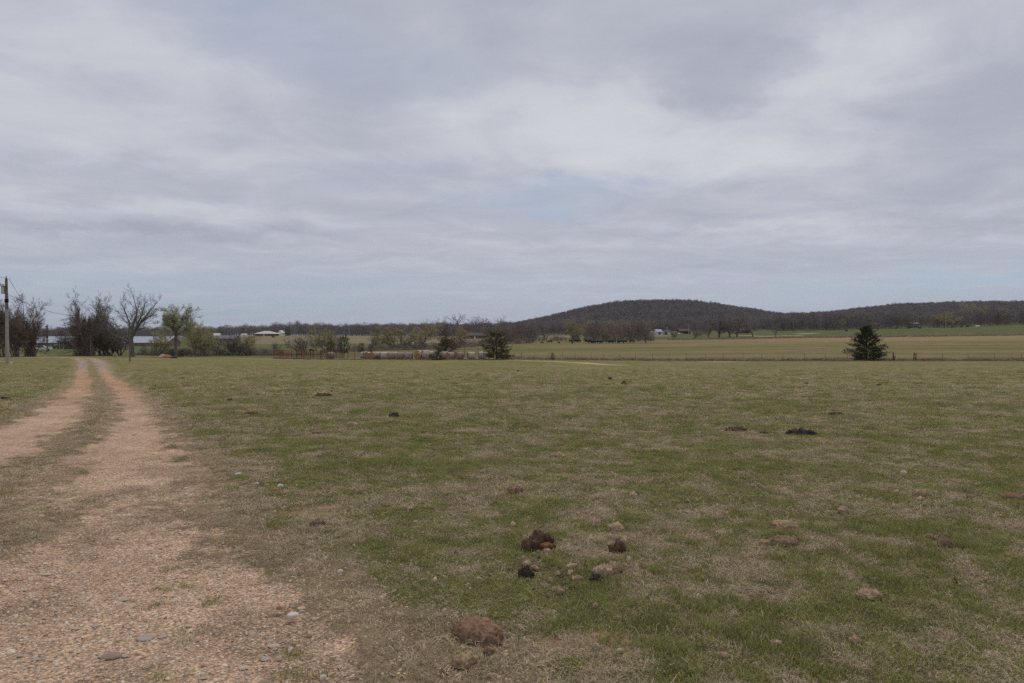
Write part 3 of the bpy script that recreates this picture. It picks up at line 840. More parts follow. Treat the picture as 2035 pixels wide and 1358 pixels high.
place('round_pale', 'pale_tree', 30, 116, 586, 'pale bare tree rising from the brown thicket behind the light grey utility pole', wide=.8, group='trees beside the drive')
place('scrub_vine', 'vine_thicket', -2, 110, 606, 'brown tangle of vines and twigs cut by the left edge of the picture', 'thicket', wide=.8, group='vine thickets by the drive')
place('scrub_vine', 'vine_thicket', 32, 111, 614, 'brown tangle of vines right behind the light grey utility pole', 'thicket', wide=.85, group='vine thickets by the drive', rz=2.2)
place('scrub_vine', 'vine_thicket', 60, 113, 627, 'dark brown tangle of vines at the right end of the left hand thicket', 'thicket', wide=.62, group='vine thickets by the drive', rz=4.0,
      extra=[('vines', vine_mesh('vines_b', 5, 9.5, 5.0, 3600, .05, 1.0, 3))])
place('dense', 'vine_choked_tree', 165, 126, 590, 'tall dense tree with reddish brown vines down its straight left side, where the drive bends', wide=.78, group='trees beside the drive',
      extra=[('vines', vine_mesh('vines_c', 8, 8.2, 4.4, 3000, .05, 1.0, 3))])
place('dense', 'bare_tree', 181, 134, 594, 'dark bare tree behind the thin post, its crown merging with its neighbours', wide=.8, rz=3.1, group='trees beside the drive')
place('dense', 'bare_tree', 214, 139, 612, 'lower dark bare tree close at the left of the tallest spreading one', wide=.8, rz=5.0, group='trees beside the drive')
place('scrub_vine', 'vine_thicket', 166, 128, 640, 'brown tangle of twigs around the foot of the tree sheathed in vines', 'thicket', wide=1.0, group='vine thickets by the drive', rz=1.0)
place('scrub_vine', 'vine_thicket', 205, 134, 642, 'brown tangle of twigs below the dark bare trees right of the thin post', 'thicket', wide=1.1, group='vine thickets by the drive', rz=3.0)
place('dense', 'bare_tree', 198, 131, 598, 'dark dense bare tree between the vine-sheathed tree and the tallest spreading one', wide=.75, rz=2.0, group='trees beside the drive')
place('oak_big', 'bare_tree', 263, 127, 577, 'tallest bare tree, wide spreading limbs, behind the slim wooden post', wide=1.0, rz=.6, group='trees beside the drive')
place('leafy', 'leafy_tree', 349, 130, 610, 'tree in pale green young leaf with a crooked trunk, beside the rubble heap', wide=.98, rz=1.0, group='trees beside the drive')
place('scrub', 'scrub_tree', 184, 134, 655, 'low bare scrub behind the thin post at the bend of the drive', wide=1.3, group='scrub trees by the drive')
place('scrub', 'scrub_tree', 222, 136, 648, 'bare scrub filling the gap left of the tallest spreading tree', wide=1.2, group='scrub trees by the drive')
place('scrub', 'scrub_tree', 240, 138, 662, 'short bare scrub close against the trunk of the tallest tree', wide=1.3, group='scrub trees by the drive')
place('scrub_bud', 'scrub_tree', 316, 150, 656, 'olive budding scrub tree left of the pale green leafy tree', wide=1.0, group='scrub trees by the drive')
place('scrub_bud', 'scrub_tree', 391, 142, 643, 'taller of the two yellow green bushy trees right of the leafy tree', wide=.95, group='scrub trees by the drive')
place('scrub_bud', 'scrub_tree', 410, 148, 655, 'lower yellow green bushy tree with three stems, right of its taller twin', wide=1.0, group='scrub trees by the drive')
place('scrub', 'scrub_tree', 432, 155, 668, 'small bare tree just right of the yellow green bushes', wide=1.2, group='scrub trees by the drive')
place('scrub', 'scrub_tree', 453, 158, 664, 'small bare tree in front of the long low shed roof', wide=1.1, group='scrub trees by the drive')
place('scrub', 'scrub_tree', 474, 160, 674, 'smallest bare tree between two others right of the long low shed', wide=1.3, group='scrub trees by the drive')
place('scrub_bud', 'scrub_tree', 494, 162, 667, 'small tree with the first buds and two stems, left of the red corral', wide=1.15, group='scrub trees by the drive')

# ---- trees over the valley, left of the hill
G2 = 'trees scattered along the creek'
for key, px, Y, top, wide, label in (
    ('scrub', 544, 215, 680, .9, 'thin bare sapling standing beyond the left end of the red corral'),
    ('scrub', 606, 172, 667, 1.25, 'dark bare bushy tree right behind the red corral'),
    ('scrub', 628, 225, 668, .7, 'slim pale sapling between the dark bushy tree and the budding tree'),
    ('scrub_bud', 648, 200, 655, 1.25, 'wide olive budding tree behind the right half of the corral'),
    ('scrub', 671, 215, 660, .8, 'bare upright tree between the budding tree and the dark cedar'),
    ('scrub', 741, 250, 664, 1.0, 'leaning bare sapling between two little cedars in the valley'),
    ('scrub_bud', 786, 246, 650, 1.45, 'broad yellow green tree with dark forked stems above the row of bales'),
    ('scrub', 806, 250, 668, 1.2, 'bare bush leaning on the right of the broad yellow green tree'),
    ('round', 826, 290, 656, .9, 'small tree left of the big russet round tree behind the bales'),
    ('bud', 842, 255, 643, 1.25, 'big rounded russet and olive tree straight behind the bales'),
    ('round', 890, 268, 648, 1.05, 'reddish brown bare tree above the rounded cedar bush'),
    ('bud', 914, 262, 651, .9, 'yellow green crowned tree with a pale forked trunk left of the brown roofed house'),
    ('round', 1016, 330, 652, 1.0, 'reddish bare tree just right of the roundish cedar'),
    ('round', 1030, 350, 641, .95, 'taller reddish bare tree behind the one right of the roundish cedar'),
    ('round', 1051, 365, 645, 1.0, 'reddish bare tree halfway between the roundish cedar and the lone forked tree'),
    ('oak', 1081, 425, 631, .95, 'lone grey tree with long straight limbs at the left foot of the hill'),
    ('round_pale', 1086, 372, 657, 1.2, 'short pale tree with spreading branches below the lone grey tree'),
    ('bud', 1138, 378, 637, 1.05, 'dense olive tree with fanning stems left of the black cattle'),
    ('scrub_bud', 1149, 372, 652, .9, 'small olive tree leaning on the right of the dense olive one'),
    ('round', 1179, 358, 644, 1.0, 'pinkish brown bare tree standing right behind the bunched cattle'),
    ('bud', 1167, 470, 640, .8, 'yellowish tree farther off, left of the pinkish brown one'),
    ('scrub_bud', 1207, 395, 655, 1.3, 'little bright yellow green round tree amid the cattle'),
    ('round', 1223, 372, 640, 1.0, 'dark reddish tree next to the little bright green one'),
    ('bud', 1212, 450, 638, .7, 'yellow green tree behind the little bright round one'),
    ('round', 1252, 352, 641, .95, 'dark reddish tree with forked trunk, left of two near the white house'),
    ('round', 1283, 350, 640, 1.0, 'dark reddish tree nearest the white house, at its left'),
    ('round', 1268, 380, 637, .9, 'reddish tree seen between the two dark ones left of the white house'),
    ('round', 1196, 400, 642, .8, 'reddish tree seen left of the little bright green round tree'),
    ('round', 1334, 610, 636, 1.0, 'brown tree right behind the two white buildings'),
    ('scrub', 1340, 430, 657, .8, 'small bare tree in front of the red brown barn'),
    ('scrub', 1382, 440, 652, 1.0, 'small bare tree just right of the white topped power pole'),
    ('dense', 1408, 442, 640, 1.2, 'low bare tree at the left of the big dark clump in the green pasture'),
    ('dense', 1429, 440, 619, 1.15, 'tallest dark tree of the clump in the green pasture'),
    ('round', 1450, 455, 628, 1.2, 'dark reddish tree behind and between the two largest of the clump'),
    ('round', 1465, 440, 623, 1.2, 'large dark reddish tree at the right of the clump in the pasture'),
    ('dense', 1496, 460, 634, 1.2, 'brown tree standing over the dark red shed'),
    ('round_pale', 1541, 418, 640, .9, 'pale grey lone tree on the edge of the green pasture'),
    ('tall', 1577, 560, 619, .9, 'thin white barked tree rising at the left corner of the right wood'),
    ('round_pale', 1784, 570, 616, 1.0, 'pale grey many-branched tree at the wood edge above the big dark cedar'),
    ('bud', 1878, 556, 620, 1.25, 'yellow green tree at the wood edge behind the far power pole'),
    ('bud', 1862, 560, 628, 1.0, 'yellow green tree left of the far power pole, at the wood edge'),
    ('bud', 1900, 565, 630, 1.1, 'yellow green tree right of the far power pole, at the wood edge'),
    ('oak', 1984, 575, 612, 1.1, 'dark spreading bare tree at the wood edge near the right side of the picture'),
    ('bud', 1935, 640, 604, 1.1, 'olive tinged tall tree inside the right wood'),
    ('bud', 1680, 620, 626, 1.1, 'olive tinged tree in the right wood left above the big dark cedar'),
    ('tall', 910, 640, 624, 1.3, 'tallest narrow tree on the tree line left of the hill'),
    ('tall', 945, 640, 630, 1.5, 'bare open tree on the tree line, left of a pair of thin crowned ones'),
    ('oak', 958, 640, 629, .8, 'thin crowned bare tree against the sky on the tree line'),
    ('oak', 976, 620, 633, .9, 'small bare tree against the sky left of the hill foot'),
    ('oak', 1002, 560, 627, .85, 'dark stemmed bare tree standing clear at the left foot of the hill'),
    ('oak', 893, 640, 632, .8, 'bare tree with pale tips on the tree line, left of the tallest narrow one'),
    ('oak', 874, 650, 632, .8, 'bare feathery tree on the tree line, second left of the tallest narrow one'),
    ('oak', 846, 660, 634, .9, 'highest of the dark round topped trees on the tree line behind the bales'),
    ('tall', 562, 690, 643, 1.5, 'lone taller tree at the left end of the tree line, above the white gabled house'),
):
    place(key, {'bud': 'budding_tree', 'scrub_bud': 'budding_tree', 'scrub': 'scrub_tree'}.get(key, 'bare_tree'), px, Y, top, label, wide=wide, group=G2)

# ---- cedars
tr, mb = cedar_meshes('cedar_big', 4, 6.0, 7.6, 190, 16, .46)
me_big = mb.mesh('cedar_big_crown', [M_CEDAR])
loc, s = tree_scale(1722, 124.5, 651, 6.0)
make_tree('cedar_tree', tr, me_big, (), 'large dark green cone shaped cedar standing alone on the fence line', 'tree', loc, .4, (s * 1.15, s * 1.15, s))
tr2, mb2 = cedar_meshes('cedar_mid', 9, 4.0, 4.0, 150, 12, .36, low=.06, dome=True)
me2 = mb2.mesh('cedar_mid_crown', [M_CEDAR_RUST])
tr3, mb3 = cedar_meshes('cedar_small', 15, 2.4, 1.7, 70, 10, .22, low=.03, dome=True)
me3 = mb3.mesh('cedar_small_crown', [M_CEDAR])
G3 = 'cedars in the valley'
for px, Y, top, wide, T, H, label, nm in (
    (987, 127, 668, 1.35, (tr2, me2), 4.0, 'rusty green round cedar at the right end of the bale row', 'cedar_tree'),
    (887, 141, 679, 1.5, (tr2, me2), 4.0, 'wide low cedar rising behind the middle of the bale row', 'cedar_tree'),
    (684, 192, 672, 1.25, (tr3, me3), 2.4, 'dark upright cedar behind the right end of the red corral', 'cedar_tree'),
    (657, 160, 682, 1.2, (tr3, me3), 2.4, 'dark cedar scrub just behind the bale inside the corral', 'cedar_tree'),
    (718, 205, 684, 1.2, (tr3, me3), 2.4, 'small dark cedar between the corral and the tall gate posts', 'cedar_tree'),
    (736, 200, 686, .9, (tr3, me3), 2.4, 'small narrow cedar beside the tall gate post', 'cedar_tree'),
    (571, 640, 652, 1.0, (tr3, me3), 2.4, 'dark cedar near the white gabled house on the skyline', 'cedar_tree'),
    (482, 660, 653, .6, (tr3, me3), 2.4, 'dark narrow cedar on the skyline left of the pale roofed house', 'cedar_tree'),
    (1098, 121, 703, 1.0, (tr3, me3), 2.4, 'little olive cedar bush alone in front of the wire fence', 'cedar_tree'),
    (1777, 123.5, 709, .9, (tr3, me3), 2.4, 'tiny brown bush at the foot of the thick fence post', 'bush'),
    (1818, 123.5, 703, .7, (tr3, me3), 2.4, 'small brown pointed bush on the fence line right of the thick post', 'bush'),
    (341, 133, 696, 1.3, (tr3, me3), 2.4, 'dark round bush left of the leafy tree trunk', 'bush'),
    (359, 134, 697, 1.5, (tr3, me3), 2.4, 'dark round bush right of the leafy tree trunk', 'bush'),
    (440, 158, 697, 1.7, (tr3, me3), 2.4, 'small dark bush under the bare trees left of the corral', 'bush'),
    (526, 170, 697, 1.6, (tr3, me3), 2.4, 'small brown bush just left of the red corral', 'bush'),
    (869, 126.5, 700, 2.3, (tr3, me3), 2.4, 'mossy dark green bush growing in front of the bale row', 'bush'),
    (856, 127.5, 706, 1.5, (tr3, me3), 2.4, 'lower mossy bush hugging the left side of the bush before the bales', 'bush'),
):
    loc, s = tree_scale(px, Y, top, H)
    make_tree(nm, T[0], T[1], (), label, 'tree' if nm == 'cedar_tree' else 'bush', loc, px * .7, (s * wide, s * wide, s), G3 if nm == 'cedar_tree' else 'small bushes')

# ---- woods on the hill and along the skyline (one mass each)
def wood_piece(name, seed, wood_m, twig_m, budm=None, H=10.0, W=6.5, n=170):
    r = np.random.default_rng(seed); mb = MB()
    mb.tube((0, 0, -.5), (0, 0, H * .5), .16, .1, 4, cap=False)
    a = r.uniform(0, 2 * np.pi, 9); ends = np.stack([np.cos(a) * W * .33, np.sin(a) * W * .33, H * r.uniform(.6, .9, 9)], axis=1)
    st = np.stack([np.zeros(9), np.zeros(9), H * r.uniform(.25, .5, 9)], axis=1)
    v, q = tubes(st, ends, np.full(9, .085), np.full(9, .03), 3); mb.add(v, q)
    z = H * (.10 + .90 * r.uniform(0, 1, n) ** .75); aa = r.uniform(0, 2 * np.pi, n)
    rad = W * .5 * np.sqrt(r.uniform(0, 1, n)) * np.sqrt(np.clip(1 - ((z / H - .58) / .46) ** 2, .10, 1))
    C = np.stack([np.cos(aa) * rad, np.sin(aa) * rad, z], axis=1)
    d = np.stack([np.cos(aa) * .45, np.sin(aa) * .45, np.full(n, .9)], axis=1) + r.normal(size=(n, 3)) * .3; d /= np.linalg.norm(d, axis=1, keepdims=True)
    L = r.uniform(.7, 1.9, n)[:, None]
    v, q = tubes(C - d * L * .5, C + d * L * .5, np.full(n, .06), np.full(n, .02), 3); mb.add(v, q, m=1)
    mats_ = [wood_m, twig_m]
    if budm:
        m = 150; T = C[r.integers(0, n, m)] + r.normal(size=(m, 3)) * .4
        u = r.normal(size=(m, 3)); u /= np.linalg.norm(u, axis=1, keepdims=True); w = np.cross(u, r.normal(size=(m, 3))); w /= np.linalg.norm(w, axis=1, keepdims=True)
        V = np.stack([T - u * .28, T + w * .18, T + u * .28, T - w * .18], axis=1).reshape(-1, 3)
        mb.add(V, np.arange(4 * m).reshape(-1, 4), m=2); mats_.append(budm)
    return mb.mesh(name, mats_)
M_WTW = mat('wood twigs', (.25, .215, .205), var=.3, scale=.6, rand=.28)
M_WTW2 = mat('brown wood twigs', (.23, .18, .16), var=.3, scale=.6, rand=.25)
M_WTW3 = mat('grey wood twigs', (.28, .25, .235), var=.3, scale=.6, rand=.2)
M_WBARK = mat('wood bark', (.2, .18, .16), var=.3, scale=2, rand=.3)
WOODS = [wood_piece('w0', 1, M_WBARK, M_WTW), wood_piece('w1', 2, M_WBARK, M_WTW2, W=7.5), wood_piece('w2', 3, M_WBARK, M_WTW, H=11, W=5.5), wood_piece('w3', 4, M_BARK_PALE, M_WTW3), wood_piece('w4', 5, M_WBARK, M_WTW2, M_BUD, W=7)]
def wood(name, label, region, n, hs, weights, seed):
    """region(px, Y) -> keep mask; candidate points are spread evenly over the land seen"""
    r = np.random.default_rng(seed)
    X, Y = region(r, n)
    Z = gz(X, Y)
    idx = r.choice(len(weights), len(X), p=np.array(weights) / sum(weights))
    h = r.uniform(hs[0], hs[1], len(X)) / 10.0 * (.72 + .6 * fbm(X * .022, Y * .022, 3, seed))
    sp = fbm(X * .012 + 7, Y * .012, 3, seed + 50)
    idx = np.where((sp > .56) & (r.uniform(0, 1, len(X)) < .55), 1, idx); idx = np.where((sp < .44) & (r.uniform(0, 1, len(X)) < .35), 3, idx); idx = np.where((sp > .47) & (sp < .53) & (Y < 700) & (r.uniform(0, 1, len(X)) < .22), 4, idx)
    s = np.stack([h * r.uniform(.85, 1.25, len(X)), h * r.uniform(.85, 1.25, len(X)), h], axis=1)
    rot = np.stack([r.normal(size=len(X)) * .05, r.normal(size=len(X)) * .05, r.uniform(0, 6.28, len(X))], axis=1)
    o = scatter(name, np.stack([X, Y, Z - .1], axis=1), idx, rot, s, WOODS)
    o['label'] = label
def fan(px0, px1, Y0, Y1, cond=None):
    def f(r, n):
        Y = np.sqrt(r.uniform(Y0 ** 2, Y1 ** 2, n)); px = r.uniform(px0, px1, n)
        X = (px - CX) / F * Y
        if cond is not None:
            k = cond(px, Y); X, Y = X[k], Y[k]
        return X, Y
    return f
wood('hillside_wood', 'grey brown leafless wood covering the hill', fan(980, 2300, 660, 1500, lambda px, Y: (Y > np.interp(px, [980, 1100, 1300, 1560, 2035, 2300], [900, 760, 690, 690, 700, 700]))), 21000, (7.5, 12), (5, 3, 3, 1.2, .35), 5)
wood('right_wood', 'dense dark leafless wood along the top of the green pasture', fan(1545, 2300, 520, 700, lambda px, Y: Y > np.interp(px, [1545, 1620, 1700, 2035, 2300], [600, 572, 560, 566, 566])), 1500, (8, 13), (4, 4, 2, .8, .7), 6)
wood('hill_foot_wood', 'brown belt of bare trees along the foot of the hill', fan(960, 1560, 350, 800, lambda px, Y: Y > np.interp(px, [960, 1005, 1020, 1066, 1074, 1155, 1164, 1286, 1296, 1385, 1390, 1520, 1560], [560, 500, 365, 372, 620, 620, 410, 385, 640, 640, 630, 620, 600])), 2600, (6.5, 11), (3, 5, 2, 1, .8), 7)
wood('skyline_wood', 'long dark belt of bare trees on the skyline left of the hill', fan(540, 1060, 690, 1000, lambda px, Y: Y > np.interp(px, [540, 760, 800, 880, 1060], [730, 710, 690, 670, 650])), 1500, (8.5, 13.5), (4, 4, 3, 1, .5), 8)
wood('far_wood', 'low dark belt of trees on the horizon at left', fan(-250, 560, 800, 1300), 1500, (9, 14), (4, 4, 2, .5, 1.2), 9)

r9 = np.random.default_rng(99); n = 520
pxs = np.concatenate([r9.uniform(700, 1060, n // 2), r9.uniform(1010, 1300, n // 4), r9.uniform(280, 560, n // 4)])
Ys = np.concatenate([np.interp(pxs[:n // 2], [700, 900, 1060], [228, 272, 350]), np.interp(pxs[n // 2:n // 2 + n // 4], [1010, 1300], [385, 395]), np.interp(pxs[n // 2 + n // 4:], [280, 560], [150, 172])]) + r9.normal(size=len(pxs)) * 6
Xs = (pxs - CX) / F * Ys; hs = r9.uniform(.10, .28, len(pxs)) * (Ys / 300) ** .5
o = scatter('creek_brush', np.stack([Xs, Ys, gz(Xs, Ys) - .2], axis=1), r9.choice(5, len(pxs), p=(.3, .4, .2, .05, .05)), np.stack([0 * Xs, 0 * Xs, r9.uniform(0, 6, len(pxs))], axis=1), np.stack([hs * 1.8, hs * 1.8, hs], axis=1), WOODS)
o['label'] = 'low bare brush along the creek below the trees'

# ------------------------------------------------------------------ grass, dry grass and gravel
M_GRASS = mat('green blades', (.315, .325, .104), color2=(.21, .235, .072), scale=9, rand=.44, trans=.25)
M_GRASS_Y = mat('yellowish blades', (.43, .385, .155), color2=(.32, .30, .115), scale=9, rand=.3, trans=.25)
M_DRY = mat('dry blades', (.62, .485, .34), color2=(.45, .345, .24), scale=12, rand=.42, trans=.15)
M_STRAW = mat('pale straw', (.52, .42, .28), color2=(.38, .29, .19), scale=4, rand=.2, trans=.15)
def tuft(name, seed, n, rad, h, lean, w, m, m2=None, frac2=0.0, flat=0.0):
    """n blades, each of two bent pieces, in a disc of the given radius"""
    r = np.random.default_rng(seed)
    a = r.uniform(0, 2 * np.pi, n); q = np.sqrt(r.uniform(0, 1, n)) * rad
    B = np.stack([np.cos(a) * q, np.sin(a) * q, np.full(n, -.005) + flat * r.uniform(0, 1, n)], axis=1)
    hh = h * r.uniform(.45, 1.25, n)
    da = r.uniform(0, 2 * np.pi, n); ln = lean * r.uniform(.3, 1.5, n)
    D1 = np.stack([np.cos(da) * ln * .5, np.sin(da) * ln * .5, np.ones(n)], axis=1); D1 /= np.linalg.norm(D1, axis=1, keepdims=True)
    da2 = da + r.normal(size=n) * .5
    D2 = np.stack([np.cos(da2) * ln * 1.6, np.sin(da2) * ln * 1.6, np.full(n, .6) - flat * 12], axis=1); D2 /= np.linalg.norm(D2, axis=1, keepdims=True)
    M = B + D1 * (hh * .5)[:, None]; T = M + D2 * (hh * .6)[:, None]
    sa = da + np.pi / 2 + r.normal(size=n) * .7
    S = np.stack([np.cos(sa), np.sin(sa), np.zeros(n)], axis=1) * (w * r.uniform(.6, 1.3, n))[:, None]
    V = np.stack([B - S, B + S, M + S * .8, M - S * .8, T], axis=1).reshape(-1, 3)
    k = np.arange(n) * 5
    Qd = np.stack([k, k + 1, k + 2, k + 3], axis=1); Tr = np.stack([k + 3, k + 2, k + 4], axis=1)
    mi = (r.uniform(0, 1, n) < frac2).astype(int)
    return mesh_np(name, V, [Qd, Tr], [m, m2 or m], np.concatenate([mi, mi]))
TUFTS = [tuft('g0', 1, 46, .075, .040, .8, .0017, M_GRASS, M_DRY, .14), tuft('g1', 2, 52, .085, .048, .9, .0017, M_GRASS, M_GRASS_Y, .4), tuft('g2', 3, 40, .07, .035, 1.1, .0018, M_GRASS_Y, M_DRY, .25),
         tuft('d0', 4, 48, .085, .036, 2.4, .0015, M_DRY, M_GRASS, .10, .012), tuft('d1', 5, 54, .10, .042, 3.0, .0015, M_DRY, M_DRY, 0, .014), tuft('d2', 6, 42, .08, .034, 2.2, .0016, M_DRY, M_GRASS_Y, .22, .010),
         tuft('s0', 7, 9, .10, .085, 2.6, .0018, M_STRAW, M_DRY, .3)]
# ------------------------------------------------------------------ dung pats, clods and stones: each one a thing
M_DUNG = {
    'brown': mat('brown dung', (.34, .235, .155), color2=(.15, .10, .065), scale=38, rough=1, bump=.02, detail=6, spec=.05),
    'tan': mat('tan dung', (.52, .365, .23), color2=(.25, .17, .11), scale=36, rough=1, bump=.02, detail=6, spec=.05),
    'red': mat('reddish dung', (.37, .23, .145), color2=(.17, .10, .065), scale=42, rough=1, bump=.02, detail=6, spec=.05),
    'dark': mat('dark dung', (.17, .10, .06), color2=(.045, .029, .022), scale=11, rough=.9, bump=.02, detail=6, spec=.15),
    'black': mat('black dung', (.085, .060, .045), color2=(.026, .020, .017), scale=20, rough=.85, bump=.015, detail=6, spec=.2),
    'orange': mat('orange brown dung', (.30, .155, .07), color2=(.10, .055, .035), scale=20, rough=1, bump=.02, detail=6, spec=.05),
    'straw': mat('strawy dung', (.70, .53, .355), color2=(.38, .275, .18), scale=40, rough=1, bump=.03, detail=6, spec=.05),
    'white': mat('white stone', (.66, .60, .53), color2=(.52, .45, .38), scale=18, rough=1, bump=.006, spec=.05),
    'pale': mat('pale tan stone', (.52, .42, .31), color2=(.40, .30, .21), scale=18, rough=.9, bump=.006, spec=.2),
    'grey': mat('grey stone', (.33, .275, .235), color2=(.42, .35, .29), scale=14, rough=1, bump=.006, spec=.05),
    'flat': mat('brown flat stone', (.31, .215, .15), color2=(.24, .17, .125), scale=10, rough=.9, bump=.006, spec=.2),
    'clay': mat('orange clay stone', (.45, .24, .13), color2=(.35, .19, .11), scale=14, rough=.95, bump=.006, spec=.1),
}
def lump(name, seed, m, w, d, h, rough=.35, lobes=5.0, cren=0.0, sub=3):
    """a lump w wide, d deep, h high on its flat base, with an uneven outline and a lumpy top"""
    bm = bmesh.new(); bmesh.ops.create_icosphere(bm, subdivisions=sub, radius=1.0)
    r = np.random.default_rng(seed)
    co = np.array([v.co[:] for v in bm.verts]); o1, o2 = r.uniform(0, 90, 2)
    ang = np.arctan2(co[:, 1], co[:, 0])
    out = 1 + rough * 1.3 * (fbm(np.cos(ang) * 1.2 + o1, np.sin(ang) * 1.2 + o2, 3, seed) - .5) * 2
    n = fbm(co[:, 0] * lobes * .5 + o2, co[:, 1] * lobes * .5 + co[:, 2] + o1, 4, seed + 3) - .5
    k2 = fbm(co[:, 0] * lobes * 1.7 + o1, co[:, 1] * lobes * 1.7 + co[:, 2] * 3 + o2, 3, seed + 9) - .5
    x = co[:, 0] * out * w / 2; y = co[:, 1] * out * d / 2
    z = np.sign(co[:, 2]) * np.abs(co[:, 2]) ** .75
    z = np.where(z > 0, z * h * (1 + rough * 2.4 * n + rough * 1.6 * k2), z * h * .35) 
    k3 = fbm(co[:, 0] * lobes * 3.6 + o2, co[:, 1] * lobes * 3.6 + co[:, 2] * 6, 2, seed + 15) - .5
    z = z * (1 + rough * 1.3 * k3)
    rr_ = 1 + rough * .9 * k2 + rough * .5 * k3
    for v, a, b, c in zip(bm.verts, x * rr_, y * rr_, z): v.co = Vector((a, b, c))
    if cren:      # a ring shaped pat: hollow middle
        for v in bm.verts:
            q = math.hypot(v.co.x / (w / 2), v.co.y / (d / 2))
            if v.co.z > 0: v.co.z *= 1 - cren * max(0, 1 - q / .55)
    me = bpy.data.meshes.new(name); bm.to_mesh(me); bm.free(); me.materials.append(m)
    me.polygons.foreach_set('use_smooth', np.full(len(me.polygons), sub > 2, bool))
    return me
